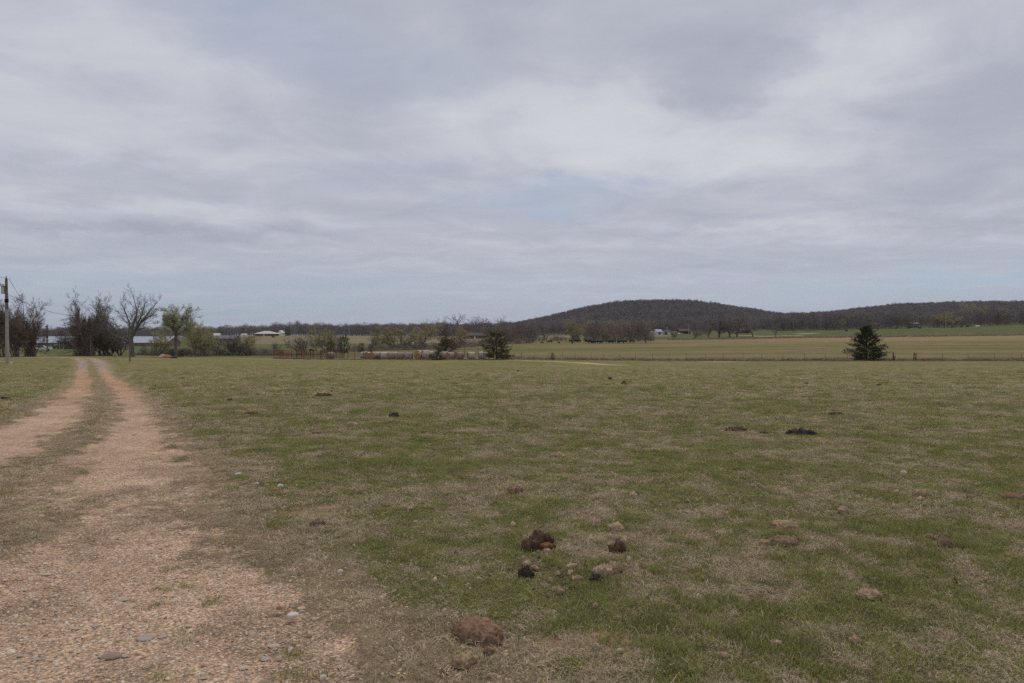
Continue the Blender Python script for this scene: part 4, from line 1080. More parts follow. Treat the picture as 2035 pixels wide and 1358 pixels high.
# (picture x, picture y of the middle, width and visible height in picture pixels, kind, name, category, label)
PATS = [
    (950, 1252, 112, 54, 'red', 'dung_pat', 'largest old red brown dung pat, domed, with green grass in front'),
    (920, 1316, 42, 30, 'tan', 'dung_pat', 'broken tan slab below the largest red brown dung pat'),
    (972, 1302, 24, 13, 'red', 'dung_crumb', 'small red crumb right of the broken tan slab near the bottom'),
    (884, 1336, 22, 12, 'orange', 'dung_crumb', 'rusty crumb below the broken tan slab near the bottom'),
    (1079, 1074, 42, 34, 'dark', 'dung_clump', 'dark curled clump with the ring shape, topmost of its heap'),
    (1054, 1088, 36, 28, 'dark', 'dung_clump', 'dark brown lump at the left of the curled clump'),
    (1088, 1090, 28, 13, 'orange', 'dung_pat', 'thin orange brown slab under the curled dark clump'),
    (1043, 1142, 30, 22, 'black', 'dung_clump', 'smooth black lump left of the ring of pale crumbs'),
    (1184, 1150, 27, 28, 'black', 'dung_clump', 'black wedge leaning against the pitted tan slab'),
    (1199, 1136, 36, 26, 'straw', 'dung_pat', 'pitted tan slab resting beside the black wedge'),
    (1221, 1130, 30, 20, 'tan', 'dung_pat', 'tan slab tilted behind the pitted tan one'),
    (1226, 1096, 32, 22, 'dark', 'dung_clump', 'dark brown bowl shaped lump below three tan crumbs'),
    (1218, 1072, 20, 20, 'straw', 'dung_crumb', 'upright tan crumb above the dark bowl shaped lump'),
    (1242, 1079, 20, 15, 'straw', 'dung_crumb', 'tan crumb up right of the dark bowl shaped lump'),
    (1211, 1087, 11, 11, 'straw', 'dung_crumb', 'tiny tan crumb touching the left of the dark bowl shaped lump'),
    (1180, 1043, 28, 18, 'straw', 'dung_crumb', 'farthest left tan clod of the scattered heap, top of its group'),
    (1222, 1050, 34, 20, 'straw', 'dung_pat', 'grassy tan mound at the top right of the scattered heap'),
    (1168, 1083, 12, 14, 'straw', 'dung_crumb', 'small upright tan crumb between the dark clump and the dark bowl'),
    (1136, 1127, 19, 10, 'straw', 'dung_crumb', 'low pale crumb left of the pitted tan slab'),
    (1108, 1142, 13, 9, 'straw', 'dung_crumb', 'pale crumb left of the low ring of crumbs, below the low pale one'),
    (1132, 1141, 15, 8, 'straw', 'dung_crumb', 'pale crumb right above the yellowish sliver'),
    (1147, 1152, 17, 7, 'tan', 'dung_crumb', 'yellowish sliver just left of the black wedge'),
    (1095, 1157, 13, 14, 'straw', 'dung_crumb', 'upright pale crumb right below the smooth black lump'),
    (1112, 1179, 16, 12, 'tan', 'dung_crumb', 'lowest tan crumb under the smooth black lump'),
    (1046, 1123, 14, 11, 'straw', 'dung_crumb', 'pale crumb just above the smooth black lump'),
    (1064, 1132, 18, 7, 'tan', 'dung_crumb', 'flat tan crumb up right of the smooth black lump'),
    (1019, 1046, 15, 9, 'straw', 'dung_crumb', 'tan crumb up left of the dark curled clump'),
    (1087, 1099, 11, 7, 'straw', 'dung_crumb', 'pale crumb under the thin orange brown slab'),
    (1250, 1118, 18, 11, 'straw', 'dung_crumb', 'crumbly tan bit below right of the dark bowl shaped lump'),
    (1184, 1208, 15, 14, 'tan', 'dung_crumb', 'lone tan crumb below the black wedge'),
    (1024, 1225, 16, 11, 'tan', 'dung_crumb', 'tan crumb just right of the largest red brown dung pat'),
    (1232, 1297, 15, 14, 'pale', 'field_stone', 'pale square stone on the bare reddish patch at the bottom'),
    (1185, 1290, 17, 12, 'straw', 'dung_crumb', 'strawy crumb left of the pale square stone'),
    (1440, 1311, 22, 18, 'tan', 'dung_clump', 'brown clod at the bottom, right of the pale square stone'),
    (1567, 1049, 56, 19, 'tan', 'dung_pat', 'long pitted tan dung pat, upper one of the close pair'),
    (1558, 1080, 54, 23, 'brown', 'dung_pat', 'round topped brown dung pat, lower one of the close pair'),
    (1520, 1084, 27, 11, 'tan', 'dung_pat', 'small flat tan pat touching the left of the lower brown one'),
    (1605, 1075, 16, 10, 'tan', 'dung_crumb', 'tan crumb at the right end of the lower brown pat'),
    (1676, 1016, 21, 16, 'tan', 'dung_clump', 'upright tan clod above and right of the close pair'),
    (1877, 1086, 32, 19, 'red', 'dung_clump', 'rusty red clod at the right, lower of two'),
    (1844, 1070, 24, 13, 'red', 'dung_clump', 'crumbled red clod just up left of the rusty one'),
    (1730, 1188, 52, 24, 'tan', 'dung_pat', 'oval tan red dung pat alone in the lower right grass'),
    (1698, 1282, 26, 16, 'tan', 'dung_clump', 'pale tan clod in the bottom right grass'),
    (1544, 1282, 22, 13, 'straw', 'dung_clump', 'pale grassy clod left of the bottom right clod'),
    (1898, 1157, 16, 9, 'dark', 'dung_crumb', 'small dark crumb under the rusty red clod'),
    (1829, 984, 31, 13, 'tan', 'dung_pat', 'tan pat with a dark underside in the right middle grass'),
    (1796, 944, 16, 10, 'pale', 'field_stone', 'pale pinkish stone above the tan pat at the right'),
    (1783, 982, 11, 11, 'straw', 'dung_crumb', 'yellowish crumb just left of the tan pat at the right'),
    (1828, 997, 12, 6, 'straw', 'dung_crumb', 'yellowish crumb just below the tan pat at the right'),
    (1931, 991, 17, 9, 'red', 'dung_clump', 'small red brown clod between the tan pat and the right edge'),
    (2014, 993, 42, 10, 'red', 'dung_pat', 'crumbled brown pat at the right edge of the picture'),
    (1592, 861, 46, 11, 'black', 'dung_pat', 'long black fresh dung pat in the middle distance'),
    (1464, 855, 38, 12, 'dark', 'dung_pat', 'dark brown humped dung pat left of the long black one'),
    (1515, 861, 16, 4, 'black', 'dung_pat', 'thin black pat between the brown humped and the long black one'),
    (1663, 825, 27, 6, 'dark', 'dung_pat', 'flat dark brown pat up right of the long black one'),
    (1603, 764, 9, 3, 'black', 'dung_pat', 'tiny black pat far up the field above the long black one'),
    (1747, 767, 10, 4, 'dark', 'dung_pat', 'tiny dark pat beneath a pale stalk far up the field'),
    (782, 830, 23, 11, 'black', 'dung_pat', 'black heaped dung pat in the middle distance left of centre'),
    (769, 834, 9, 7, 'pale', 'field_stone', 'pale stone touching the black heaped pat'),
    (750, 836, 6, 4, 'dark', 'dung_crumb', 'small dark crumb left of the pale stone by the black heaped pat'),
    (700, 846, 22, 9, 'tan', 'dung_pat', 'pale tan pat left of the black heaped one'),
    (631, 861, 22, 9, 'red', 'dung_pat', 'rusty tan pat beyond the pale tan one, nearer the track'),
    (499, 826, 30, 5, 'dark', 'dung_pat', 'flat dark pat right of the track'),
    (641, 787, 30, 4, 'dark', 'dung_pat', 'long thin dark pat up the field left of centre'),
    (735, 785, 14, 4, 'brown', 'dung_pat', 'small brown pat right of the long thin dark one'),
    (1241, 763, 10, 6, 'dark', 'dung_clump', 'dark heap far up the field, nearer of two'),
    (1212, 753, 8, 4, 'black', 'dung_clump', 'dark heap far up the field, farther of two'),
    (1029, 738, 6, 3, 'black', 'dung_clump', 'tiny dark heap far up the field below the tan berm'),
    (1023, 975, 35, 17, 'brown', 'dung_pat', 'brown grassy pat in the middle of the field'),
    (1110, 904, 28, 12, 'tan', 'dung_pat', 'tan ragged pat up right of the brown grassy one'),
    (1303, 897, 16, 6, 'tan', 'dung_crumb', 'thin tan crumb right of the tan ragged pat'),
    (921, 993, 14, 8, 'brown', 'dung_clump', 'small brown clod left of the brown grassy pat'),
    (814, 1013, 16, 9, 'tan', 'dung_clump', 'tan clod down left of the small brown clod'),
    (767, 1007, 13, 6, 'brown', 'dung_clump', 'brown clod left of the tan clod'),
    (826, 1040, 9, 8, 'pale', 'field_stone', 'round pale pebble below the tan clod'),
    (632, 1042, 27, 14, 'brown', 'bark_scrap', 'curled brown scrap of bark on the dry verge'),
    (1258, 989, 18, 10, 'straw', 'dung_crumb', 'strawy bit right of the middle of the field'),
    (1378, 806, 10, 3, 'pale', 'field_stone', 'pale sliver of stone far up the right half of the field'),
    (1479, 793, 14, 4, 'pale', 'field_stone', 'longer pale stone far up the right half of the field'),
    (10, 792, 18, 4, 'black', 'dung_pat', 'black pat left of the track at the picture edge'),
    (457, 797, 12, 5, 'dark', 'dung_clump', 'dark clod just off the right side of the track'),
    (440, 782, 14, 4, 'brown', 'dung_pat', 'brown flat pat just beyond the dark clod right of the track'),
    (365, 831, 8, 3, 'pale', 'field_stone', 'pale stone on the verge right of the track'),
    (490, 829, 18, 4, 'brown', 'dung_pat', 'brown crumbled pat touching the flat dark pat right of the track'),
    (267, 862, 9, 6, 'grey', 'track_stone', 'lone dark stone lying on the bright right wheel track'),
    (196, 737, 5, 3, 'grey', 'track_stone', 'dark stone on the grey far part of the track'),
    (548, 977, 15, 9, 'clay', 'field_stone', 'orange clay stone beside a white one on the verge'),
    (557, 968, 13, 7, 'white', 'field_stone', 'white stone touching the orange clay stone'),
    (530, 965, 10, 5, 'pale', 'field_stone', 'pale stone left of the white and orange ones'),
    (510, 962, 11, 5, 'white', 'field_stone', 'whitish stone farthest left of the row beside the orange one'),
    (473, 945, 12, 6, 'white', 'field_stone', 'whitish stone at the gravel edge beside a green tuft'),
    (480, 972, 11, 6, 'pale', 'field_stone', 'pale stone at the gravel edge below the whitish one'),
    (676, 1138, 13, 8, 'white', 'field_stone', 'small white stone alone in the dry grass'),
    (582, 1225, 25, 11, 'white', 'field_stone', 'largest white stone, at the edge of the gravel'),
    (600, 1219, 11, 6, 'pale', 'field_stone', 'tan pebble touching the largest white stone'),
    (555, 1210, 13, 9, 'clay', 'field_stone', 'orange pebble up left of the largest white stone'),
    (625, 1235, 12, 10, 'pale', 'field_stone', 'upright tan stone right of the largest white stone'),
    (614, 1269, 13, 11, 'clay', 'field_stone', 'orange tan stone below the largest white stone'),
    (649, 1252, 9, 6, 'pale', 'field_stone', 'small pale stone down right of the upright tan one'),
    (642, 1352, 14, 11, 'white', 'field_stone', 'pale stone at the bottom edge on the gravel border'),
    (525, 1347, 27, 13, 'flat', 'track_stone', 'tan flat stone at the bottom edge of the gravel'),
    (528, 1300, 22, 10, 'grey', 'track_stone', 'grey brown stone near the bottom, beside a russet one'),
    (552, 1303, 16, 12, 'flat', 'track_stone', 'russet stone beside the grey brown one near the bottom'),
    (545, 1275, 23, 9, 'pale', 'track_stone', 'pale flat stone above the grey brown one near the bottom'),
    (222, 1288, 38, 17, 'flat', 'track_stone', 'big flat brown stone sunk in the gravel'),
    (249, 1291, 17, 8, 'grey', 'track_stone', 'blue grey stone at the right of the big flat brown one'),
    (199, 1292, 12, 7, 'grey', 'track_stone', 'pale grey chip at the left of the big flat brown stone'),
    (288, 1255, 36, 11, 'grey', 'track_stone', 'flat grey slab flush with the gravel'),
    (322, 1252, 20, 9, 'grey', 'track_stone', 'grey stone right of the flat grey slab'),
    (246, 1183, 19, 9, 'grey', 'track_stone', 'brown grey stone farther up the gravel'),
    (220, 1352, 34, 11, 'grey', 'track_stone', 'brown grey slab cut by the bottom edge'),
    (42, 1290, 13, 7, 'grey', 'track_stone', 'dark grey stone at the lower left'),
    (70, 1298, 15, 6, 'grey', 'track_stone', 'blue grey sliver right of the dark grey stone at lower left'),
    (91, 1132, 19, 7, 'pale', 'track_stone', 'pale stone, upper of two at the left on the gravel'),
    (69, 1142, 12, 7, 'pale', 'track_stone', 'tan stone, lower of two at the left on the gravel'),
    (92, 1031, 26, 8, 'pale', 'track_stone', 'big flat pale stone on the dark weedy strip at left'),
    (150, 1237, 18, 8, 'pale', 'track_stone', 'pale stone left of the middle of the near gravel'),
    (190, 1233, 15, 8, 'grey', 'track_stone', 'light grey chip right of the pale stone on the near gravel'),
    (485, 1318, 20, 10, 'pale', 'track_stone', 'cream stone on the dark gravel at the bottom'),
    (402, 1340, 18, 8, 'grey', 'track_stone', 'pale grey stone at the bottom beside a green tuft'),
]
PATXY = np.array([gpt(p[0], p[1] + p[3] * .28) + (p[2] / F * .5,) for p in PATS])
rs = np.random.default_rng(77)
def sector(n, Y0, Y1, half=0.80):
    Y = np.sqrt(rs.uniform(Y0 ** 2, Y1 ** 2, n)); X = rs.uniform(-half, half, n) * (Y + .8)
    return X, Y
allP, allI, allR, allS = [], [], [], []
for Y0, Y1, n, sx, sz in ((2.3, 7, 24000, 1.0, 1.0), (7, 14, 36000, 1.3, 1.0), (14, 26, 42000, 1.9, 1.05), (26, 72, 60000, 3.0, .95)):
    X, Y = sector(n, Y0, Y1)
    g, dry, bare, edge = masks(X, Y)
    keep = (rs.uniform(0, 1, n) > g * 1.35 - .02) & (rs.uniform(0, 1, n) > bare * .88)
    keep &= rs.uniform(0, 1, n) < (1 - .97 * sstep(Y, 28, 72))
    for qx, qy, qr in PATXY:
        rad = qr * qy
        if Y0 - 1 < qy < Y1 + 1: keep &= ((X - qx) / (rad + .02)) ** 2 + ((Y - qy - .01) / (rad * .9 + .02)) ** 2 > 1
    # hardly anything grows close beside the gravel
    keep &= rs.uniform(0, 1, n) < .30 + .70 * sstep(edge, -.05, .9)
    X, Y, g, dry, edge = X[keep], Y[keep], g[keep], dry[keep], edge[keep]
    m = len(X)
    isdry = rs.uniform(0, 1, m) < sstep(dry, .15, .85)
    idx = np.where(isdry, 3 + rs.integers(0, 3, m), rs.integers(0, 3, m))
    idx = np.where(rs.uniform(0, 1, m) < .035, 6, idx)
    lush = fbm(X * .8 + 9, Y * .8, 3, 131)
    hgt = np.where(isdry, .9, .62 + .9 * sstep(lush, .35, .75)) * rs.uniform(.75, 1.3, m)
    sc = sx * rs.uniform(.8, 1.25, m)
    allP.append(np.stack([X, Y, gz(X, Y) - .002], axis=1)); allI.append(idx)
    allR.append(np.stack([rs.normal(size=m) * .12, rs.normal(size=m) * .12, rs.uniform(0, 6.28, m)], axis=1))
    allS.append(np.stack([sc, sc, sz * hgt * (.5 + .5 * sc)], axis=1))
o = scatter('grass', np.concatenate(allP), np.concatenate(allI), np.concatenate(allR), np.concatenate(allS), TUFTS)
o['label'] = 'short grazed grass, green and dry, covering the field'

# small green tufts standing in the gravel
pts = [gpt(*p) for p in ((395, 1117), (348, 1120), (330, 1165), (310, 1195), (425, 1185), (388, 1246), (372, 1160), (590, 1291), (565, 1335), (610, 1335), (455, 1090), (330, 1335), (300, 1010), (420, 968), (520, 1013), (560, 1015), (548, 907), (415, 985), (500, 1000))]
px_, py_ = np.array([p[0] for p in pts]), np.array([p[1] for p in pts])
k = 5; X = np.repeat(px_, k) + rs.normal(size=len(px_) * k) * .05; Y = np.repeat(py_, k) + rs.normal(size=len(px_) * k) * .035
o = scatter('grass_tufts', np.stack([X, Y, gz(X, Y) - .03], axis=1), rs.integers(0, 2, len(X)), np.stack([rs.normal(size=len(X)) * .1, rs.normal(size=len(X)) * .1, rs.uniform(0, 6.28, len(X))], axis=1),
            np.repeat(rs.uniform(.35, .85, len(X))[:, None], 3, axis=1), TUFTS[:3])
o['label'] = 'small green tufts growing in and beside the gravel'

# taller dry grass along the fence, and rough dry weeds at the far field edges
M_RANK = mat('rank dry grass', (.46, .36, .24), color2=(.33, .24, .155), scale=2, rand=.2, trans=.15)
M_WEED = mat('brown weeds', (.25, .18, .13), color2=(.16, .115, .085), scale=2, rand=.25)
RANK = [tuft('r0', 11, 60, .45, .55, .7, .014, M_RANK), tuft('r1', 12, 50, .5, .45, 1.0, .014, M_RANK, M_WEED, .3), tuft('r2', 13, 45, .5, .5, .6, .016, M_WEED, M_RANK, .2)]
PX, YY, ID, SZ = [], [], [], []
n = 2600; px = rs.uniform(1000, 2200, n); fy = np.interp(px, [CX + F * p[0] / p[1] for p in FENCE_L], [p[1] for p in FENCE_L])
kk = rs.uniform(0, 1, n) < .25 + .9 * sstep(fbm(px * .02, px * 0, 3, 141), .4, .65)
px, fy = px[kk], fy[kk]; n = len(px)
PX.append(px); YY.append(fy + rs.normal(size=n) * 1.6 + 1.8); ID.append(rs.choice(3, n, p=(.5, .3, .2))); SZ.append(rs.uniform(.5, 1.15, n))
n = 900; px = rs.uniform(1040, 2200, n); PX.append(px); YY.append(np.interp(px, [CX + F * p[0] / p[1] for p in FENCE_L], [p[1] for p in FENCE_L]) - rs.uniform(1, 6, n)); ID.append(np.full(n, 2)); SZ.append(rs.uniform(.15, .4, n))
n = 2600; px = rs.uniform(1330, 2250, n); PX.append(px); YY.append(418 + rs.normal(size=n) * 5); ID.append(rs.choice(3, n, p=(.35, .3, .35))); SZ.append(rs.uniform(.8, 2.2, n))
n = 700; px = rs.uniform(640, 1060, n); PX.append(px); YY.append(np.interp(px, [640, 900, 1060], [218, 262, 345]) + rs.normal(size=n) * 5); ID.append(rs.choice(3, n, p=(.1, .2, .7))); SZ.append(rs.uniform(.8, 2.4, n))
n = 420; px = rs.uniform(270, 640, n); PX.append(px); YY.append(np.interp(px, [270, 420, 640], [150, 162, 178]) + rs.normal(size=n) * 2.5); ID.append(np.full(n, 2)); SZ.append(rs.uniform(.5, 1.3, n))
n = 420; px = rs.uniform(545, 1000, n); PX.append(px); YY.append(np.interp(px, [560, 980], [127.5, 126.5]) + rs.normal(size=n) * .6); ID.append(rs.choice(3, n, p=(.1, .2, .7))); SZ.append(rs.uniform(.25, .75, n))
PX, YY, ID, SZ = map(np.concatenate, (PX, YY, ID, SZ)); X = (PX - CX) / F * YY
o = scatter('dry_weeds', np.stack([X, YY, gz(X, YY)], axis=1), ID, np.stack([0 * X, 0 * X, rs.uniform(0, 6.28, len(X))], axis=1), np.stack([SZ * 1.3, SZ * 1.3, SZ], axis=1), RANK)
o['label'] = 'rank dry grass and weeds along the fences and field edges'

# gravel: pebbles too many to count
def pebble(name, seed, m, sub=1, flat=.6):
    bm = bmesh.new(); bmesh.ops.create_icosphere(bm, subdivisions=sub, radius=1.0)
    r = np.random.default_rng(seed); off = r.uniform(0, 50)
    for v in bm.verts:
        c = v.co; k = .72 + .55 * float(vnoise(np.array(c.x * 1.3 + off + c.z), np.array(c.y * 1.3 - c.z + off), seed))
        v.co = Vector((c.x * k * 1.15, c.y * k * .85, c.z * k * flat))
    me = bpy.data.meshes.new(name); bm.to_mesh(me); bm.free(); me.materials.append(m)
    return me
PM = [mat('tan pebble', (.60, .44, .30), color2=(.48, .34, .225), scale=1.2, rand=.3), mat('pale pebble', (.68, .57, .45), color2=(.58, .46, .35), scale=1.2, rand=.22), mat('grey pebble', (.38, .32, .28), color2=(.46, .39, .33), scale=1.2, rand=.25),
      mat('russet pebble', (.45, .28, .17), color2=(.55, .37, .24), scale=1.2, rand=.25)]
PEB = [pebble('p0', 1, PM[0]), pebble('p1', 2, PM[0], flat=.45), pebble('p2', 3, PM[1]), pebble('p3', 4, PM[2], flat=.4), pebble('p4', 5, PM[3], flat=.5), pebble('p5', 6, PM[0], flat=.7)]
PP, PI, PR, PS = [], [], [], []
for Y0, Y1, n, lo, hi in ((2.3, 6, 42000, .0035, .012), (6, 11, 30000, .005, .012), (2.3, 9, 900, .012, .026)):
    Y = np.sqrt(rs.uniform(Y0 ** 2, Y1 ** 2, n)); X = rs.uniform(-.85, 0.02, n) * (Y + .8)
    g, dry, bare, edge = masks(X, Y)
    edgek = .62 * (1 - sstep(edge, .0, 1.5)) * sstep(fbm(X * 3.2, Y * 3.2, 3, 151), .40, .60)
    keep = rs.uniform(0, 1, n) < np.maximum(g * .95, edgek)
    X, Y = X[keep], Y[keep]; gk_ = g[keep]; m = len(X)
    s = lo + (hi - lo) * rs.uniform(0, 1, m) ** 2.2
    PP.append(np.stack([X, Y, gz(X, Y) - .035 * gk_ + s * .15], axis=1)); PI.append(rs.choice(6, m, p=(.30, .22, .17, .07, .10, .14)))
    PR.append(np.stack([rs.normal(size=m) * .35, rs.normal(size=m) * .35, rs.uniform(0, 6.28, m)], axis=1)); PS.append(s[:, None] * rs.uniform(.75, 1.3, (m, 3)))
o = scatter('gravel', np.concatenate(PP), np.concatenate(PI), np.concatenate(PR), np.concatenate(PS), PEB)
o['label'] = 'loose tan and grey gravel lying on the track'

for i, (px, py, w, h, kind, nm, label) in enumerate(PATS):
    X, Y = gpt(px, py + h * .28)
    dist = math.hypot(X, Y, EYE); W = w / F * Y

    slope = (EYE + SLOPE * Y) / Y             # how steeply we look down on it
    vis = h / F * Y
    dep = W * (.8 if 'pat' in nm else .55 + .35 * ((i * 37) % 11) / 10)
    hgt = max((vis - dep * slope) * 1.0, W * (.26 if 'crumb' in nm else .2)) + .005 if nm != 'track_stone' else W * .10
    hgt = min(hgt, W * .5)
    stone = nm.endswith('stone')
    big = w > 18
    flat_ = h / w < .5
    me = lump(nm, 100 + i, M_DUNG[kind], W, dep, hgt, .16 if stone else (.62 if 'crumb' in nm else .48 if kind in ('straw', 'dark', 'tan', 'black') else .36), 3.0 if stone else 5.5, .75 if (px, py) == (1079, 1074) else 0.0, sub=(4 if w > 26 else 3) if not stone else 2)
    o = obj(nm, me, None, (X, Y, float(gz(X, Y)) - (0.035 if (nm == 'track_stone') else 0.0) + (.012 if not stone else .006)), (i * 1.7) % .9 - .45 if 'crumb' not in nm else i * 2.1)
    tag(o, label, 'stone' if stone else ('bark' if 'bark' in nm else 'dung'), {'dung_pat': 'dung pats on the field', 'dung_clump': 'dung clods on the field', 'dung_crumb': 'dung crumbs on the field', 'field_stone': 'stones on the verge and field', 'track_stone': 'stones in the track'}.get(nm))
# crumbs of dung too small and too many to name
CRUMB = [lump('crumb_a', 301, M_DUNG['straw'], 1, .8, .5, .45, 5, 0, 2), lump('crumb_b', 302, M_DUNG['tan'], 1, .7, .4, .45, 5, 0, 2), lump('crumb_c', 303, M_DUNG['brown'], 1, .8, .45, .45, 5, 0, 2), lump('crumb_d', 304, M_DUNG['dark'], 1, .8, .4, .45, 5, 0, 2)]
n = 900; Y = np.sqrt(rs.uniform(3.2 ** 2, 34 ** 2, n)); X = rs.uniform(-.8, .8, n) * (Y + .5)
X = np.concatenate([X, np.full(60, (1130 - CX) / F * 5.2) + rs.normal(size=60) * .28]); Y = np.concatenate([Y, 5.2 + rs.normal(size=60) * .22])
g, dry, bare, edge = masks(X, Y); kp = (edge > .5) & ((fbm(X * .5, Y * .5, 3, 171) > .47) | (np.arange(len(X)) >= n)); X, Y = X[kp], Y[kp]; m = len(X)
s_ = rs.uniform(.018, .05, m) * (1 + .05 * np.maximum(Y - 6, 0))
o = scatter('dung_crumbs', np.stack([X, Y, gz(X, Y) + .004], axis=1), rs.choice(4, m, p=(.4, .3, .2, .1)), np.stack([0 * X, 0 * X, rs.uniform(0, 6.28, m)], axis=1), np.stack([s_, s_, s_ * rs.uniform(.7, 1.5, m)], axis=1), CRUMB)
o['label'] = 'tiny crumbs of dry dung strewn over the grass'
for px, py, h, lean, label in ((974, 808, 24, .25, 'tall pale dry stalk standing in the middle of the field'), (1771, 765, 17, -.3, 'pale bent stalk far up the right of the field'), (1814, 785, 9, .1, 'short pale stalk right of the bent one'),
                               (1806, 795, 12, -.4, 'short pale leaning stalk just below the short upright one'), (945, 825, 18, .05, 'thinner pale stalk left of the tall one'), (1436, 768, 14, .05, 'fine pale stalk far up the field right of centre')):
    X, Y = gpt(px, py); L = h / F * Y
    mb = MB(); r_ = .0022 * Y / 10
    mb.tube((0, 0, -.02), (-lean * L * .3, 0, L * .55), r_, r_ * .8, 4).tube((-lean * L * .3, 0, L * .55), (-lean * L, 0, L), r_ * .8, r_ * .6, 4)
    tag(obj('dry_stalk', mb.mesh('dry_stalk', M_STRAW), None, (X, Y, float(gz(X, Y)))), label, 'grass stalk', 'dry stalks in the field')

# ------------------------------------------------------------------ fences, pens, bales
M_TPOST = mat('dark steel post', (.20, .165, .14), var=.3, scale=6)
M_WOODPOST = mat('weathered wood', (.20, .17, .14), color2=(.12, .10, .08), scale=4)
M_WIRE = mat('fence wire', (.20, .18, .165), var=.2, scale=2, metal=.3, rough=.6)
M_RUST = mat('rusty pipe', (.34, .125, .065), color2=(.20, .085, .05), scale=1.4)
M_RUST_D = mat('dark rusty pipe', (.17, .085, .06), color2=(.10, .06, .048), scale=1.4)
fpx = np.array([980, 1010, 1036, 1062, 1090, 1118, 1143, 1175, 1200, 1232, 1263, 1297, 1330, 1364, 1402, 1437, 1477, 1514, 1556, 1599, 1640, 1684, 1728, 1775, 1822, 1873, 1924, 1976, 2030, 2084, 2140])
fY = np.interp(fpx, [CX + F * p[0] / p[1] for p in FENCE_L], [p[1] for p in FENCE_L])
fen = thing('wire_fence', 'long wire fence on thin dark steel posts across the field, past the lone cedar', 'fence', at(1500, float(np.interp(1500, fpx, fY))))
f0 = np.array(fen.location)
tops = []
fr = np.random.default_rng(3)
for p, y in zip(fpx, fY):
    b = np.array(at(p, y)) - f0
    if p == 1775: 
        post = MB(); post.tube(b + [0, 0, -.2], b + [.06, 0, 1.55], .13, .11, 7); kid('wood_post', post.mesh('wood_post', M_WOODPOST), fen)['label'] = 'thick wooden fence post'
    else:
        post = MB(); h = fr.uniform(1.15, 1.4); lx = fr.normal() * .05
        post.box(b[0] - .024, b[0] + .024, b[1] - .03, b[1] + .03, b[2] - .2, b[2] + h)
        kid('steel_post', post.mesh('steel_post', M_TPOST), fen)
    tops.append(b)
for hh in (.35, .62, .88, 1.12):
    w = MB()
    for a, b in zip(tops[:-1], tops[1:]): w.tube(a + [0, -.04, hh], b + [0, -.04, hh], .008, None, 3, cap=False)
    kid('wire', w.mesh('wire', M_WIRE), fen)

# rusty pen of loose pipe panels; each panel hooks onto the next, so each is a part
pen = thing('cattle_pen', 'rusty red cattle pen of pipe panels with a round bale inside', 'corral', at(610, 131))
p0 = np.array(pen.location)
def pipe_panel(a, b, h, m, rails=6, r=.028, gatebars=0, up=0.0):
    mb = MB(); a = np.array(a) - p0; b = np.array(b) - p0
    for e in (a, b): mb.tube(e + [0, 0, -.1], e + [0, 0, h + up], r * 1.6, None, 5)
    for k in range(rails): z = .22 + (h - .25) * k / (rails - 1); mb.tube(a + [0, 0, z], b + [0, 0, z], r, None, 4, cap=False)
    for k in range(gatebars):
        t = (k + 1) / (gatebars + 1); q = a + (b - a) * t
        mb.tube(q + [0, 0, .1], q + [0, 0, h], r, None, 4, cap=False)
    return mb.mesh('panel', m)
for (xa, ya, xb, yb, h, m, gb, up) in ((544, 130, 562, 129.5, 1.65, M_RUST, 3, .0), (562, 129.5, 579, 130, 1.65, M_RUST, 4, .05), (579, 130, 599, 131, 1.5, M_RUST_D, 1, .4), (599, 129.5, 617, 129, 1.6, M_RUST, 4, 0), (617, 129, 637, 129.5, 1.55, M_RUST_D, 2, .25),
                            (637, 129.5, 657, 129.5, 1.6, M_RUST_D, 2, 0), (657, 129.5, 680, 129.5, 1.55, M_RUST_D, 3, .1), (544, 130, 556, 139, 1.6, M_RUST, 2, .2), (556, 139, 590, 140, 1.6, M_RUST, 1, .5), (590, 140, 622, 140, 1.55, M_RUST_D, 1, .1),
                            (622, 140, 652, 139.5, 1.55, M_RUST, 1, .3), (652, 139.5, 684, 139, 1.55, M_RUST_D, 1, .1), (680, 129.5, 684, 139, 1.5, M_RUST_D, 1, 0), (599, 129.5, 606, 139, 1.5, M_RUST, 2, .4), (637, 129.5, 640, 139, 1.5, M_RUST_D, 1, .2)):
    kid('panel', pipe_panel(at(xa, ya), at(xb, yb), h, m, 5, .030, gb, up), pen)

tf = thing('pipe_fence', 'tall dark pipe posts with one high rail, left of and behind the bales', 'fence', at(738, 139))
t0 = np.array(tf.location)
pp = []
for px, Y, top in ((691, 134, 691), (705, 136, 685), (722, 138, 692), (737, 139, 685)):
    b = np.array(at(px, Y)) - t0; h = EYE - (top - HY) / F * Y - at(px, Y)[2]
    mb = MB(); mb.tube(b + [0, 0, -.2], b + [0, 0, h], .065, None, 5); kid('post', mb.mesh('post', M_TPOST), tf); pp.append((b, h))
for a, b in ((0, 2), (1, 3)):
    for z in (.45, .8, 1.15, 1.45) if a == 0 else (2.55,):
        mb = MB(); mb.tube(pp[a][0] + [0, 0, z], pp[b][0] + [0, 0, z], .028, None, 4); kid('rail', mb.mesh('rail', M_TPOST), tf)
tf2 = thing('pipe_fence', 'thin dark posts and single rail standing behind the right half of the bale row', 'fence', at(940, 148))
t0 = np.array(tf2.location); pp = []
for px, top in ((904, 699), (923.5, 690), (950.5, 690), (971.5, 700)):
    b = np.array(at(px, 146)) - t0; h = EYE - (top - HY) / F * 146 - at(px, 146)[2]
    mb = MB(); mb.tube(b + [0, 0, -.2], b + [0, 0, h], .055, None, 5); kid('post', mb.mesh('post', M_TPOST), tf2); pp.append((b, h))
for a, b in zip(pp[:-1], pp[1:]):
    mb = MB(); mb.tube(a[0] + [0, 0, 1.75], b[0] + [0, 0, 1.75], .03, None, 4); kid('rail', mb.mesh('rail', M_TPOST), tf2)
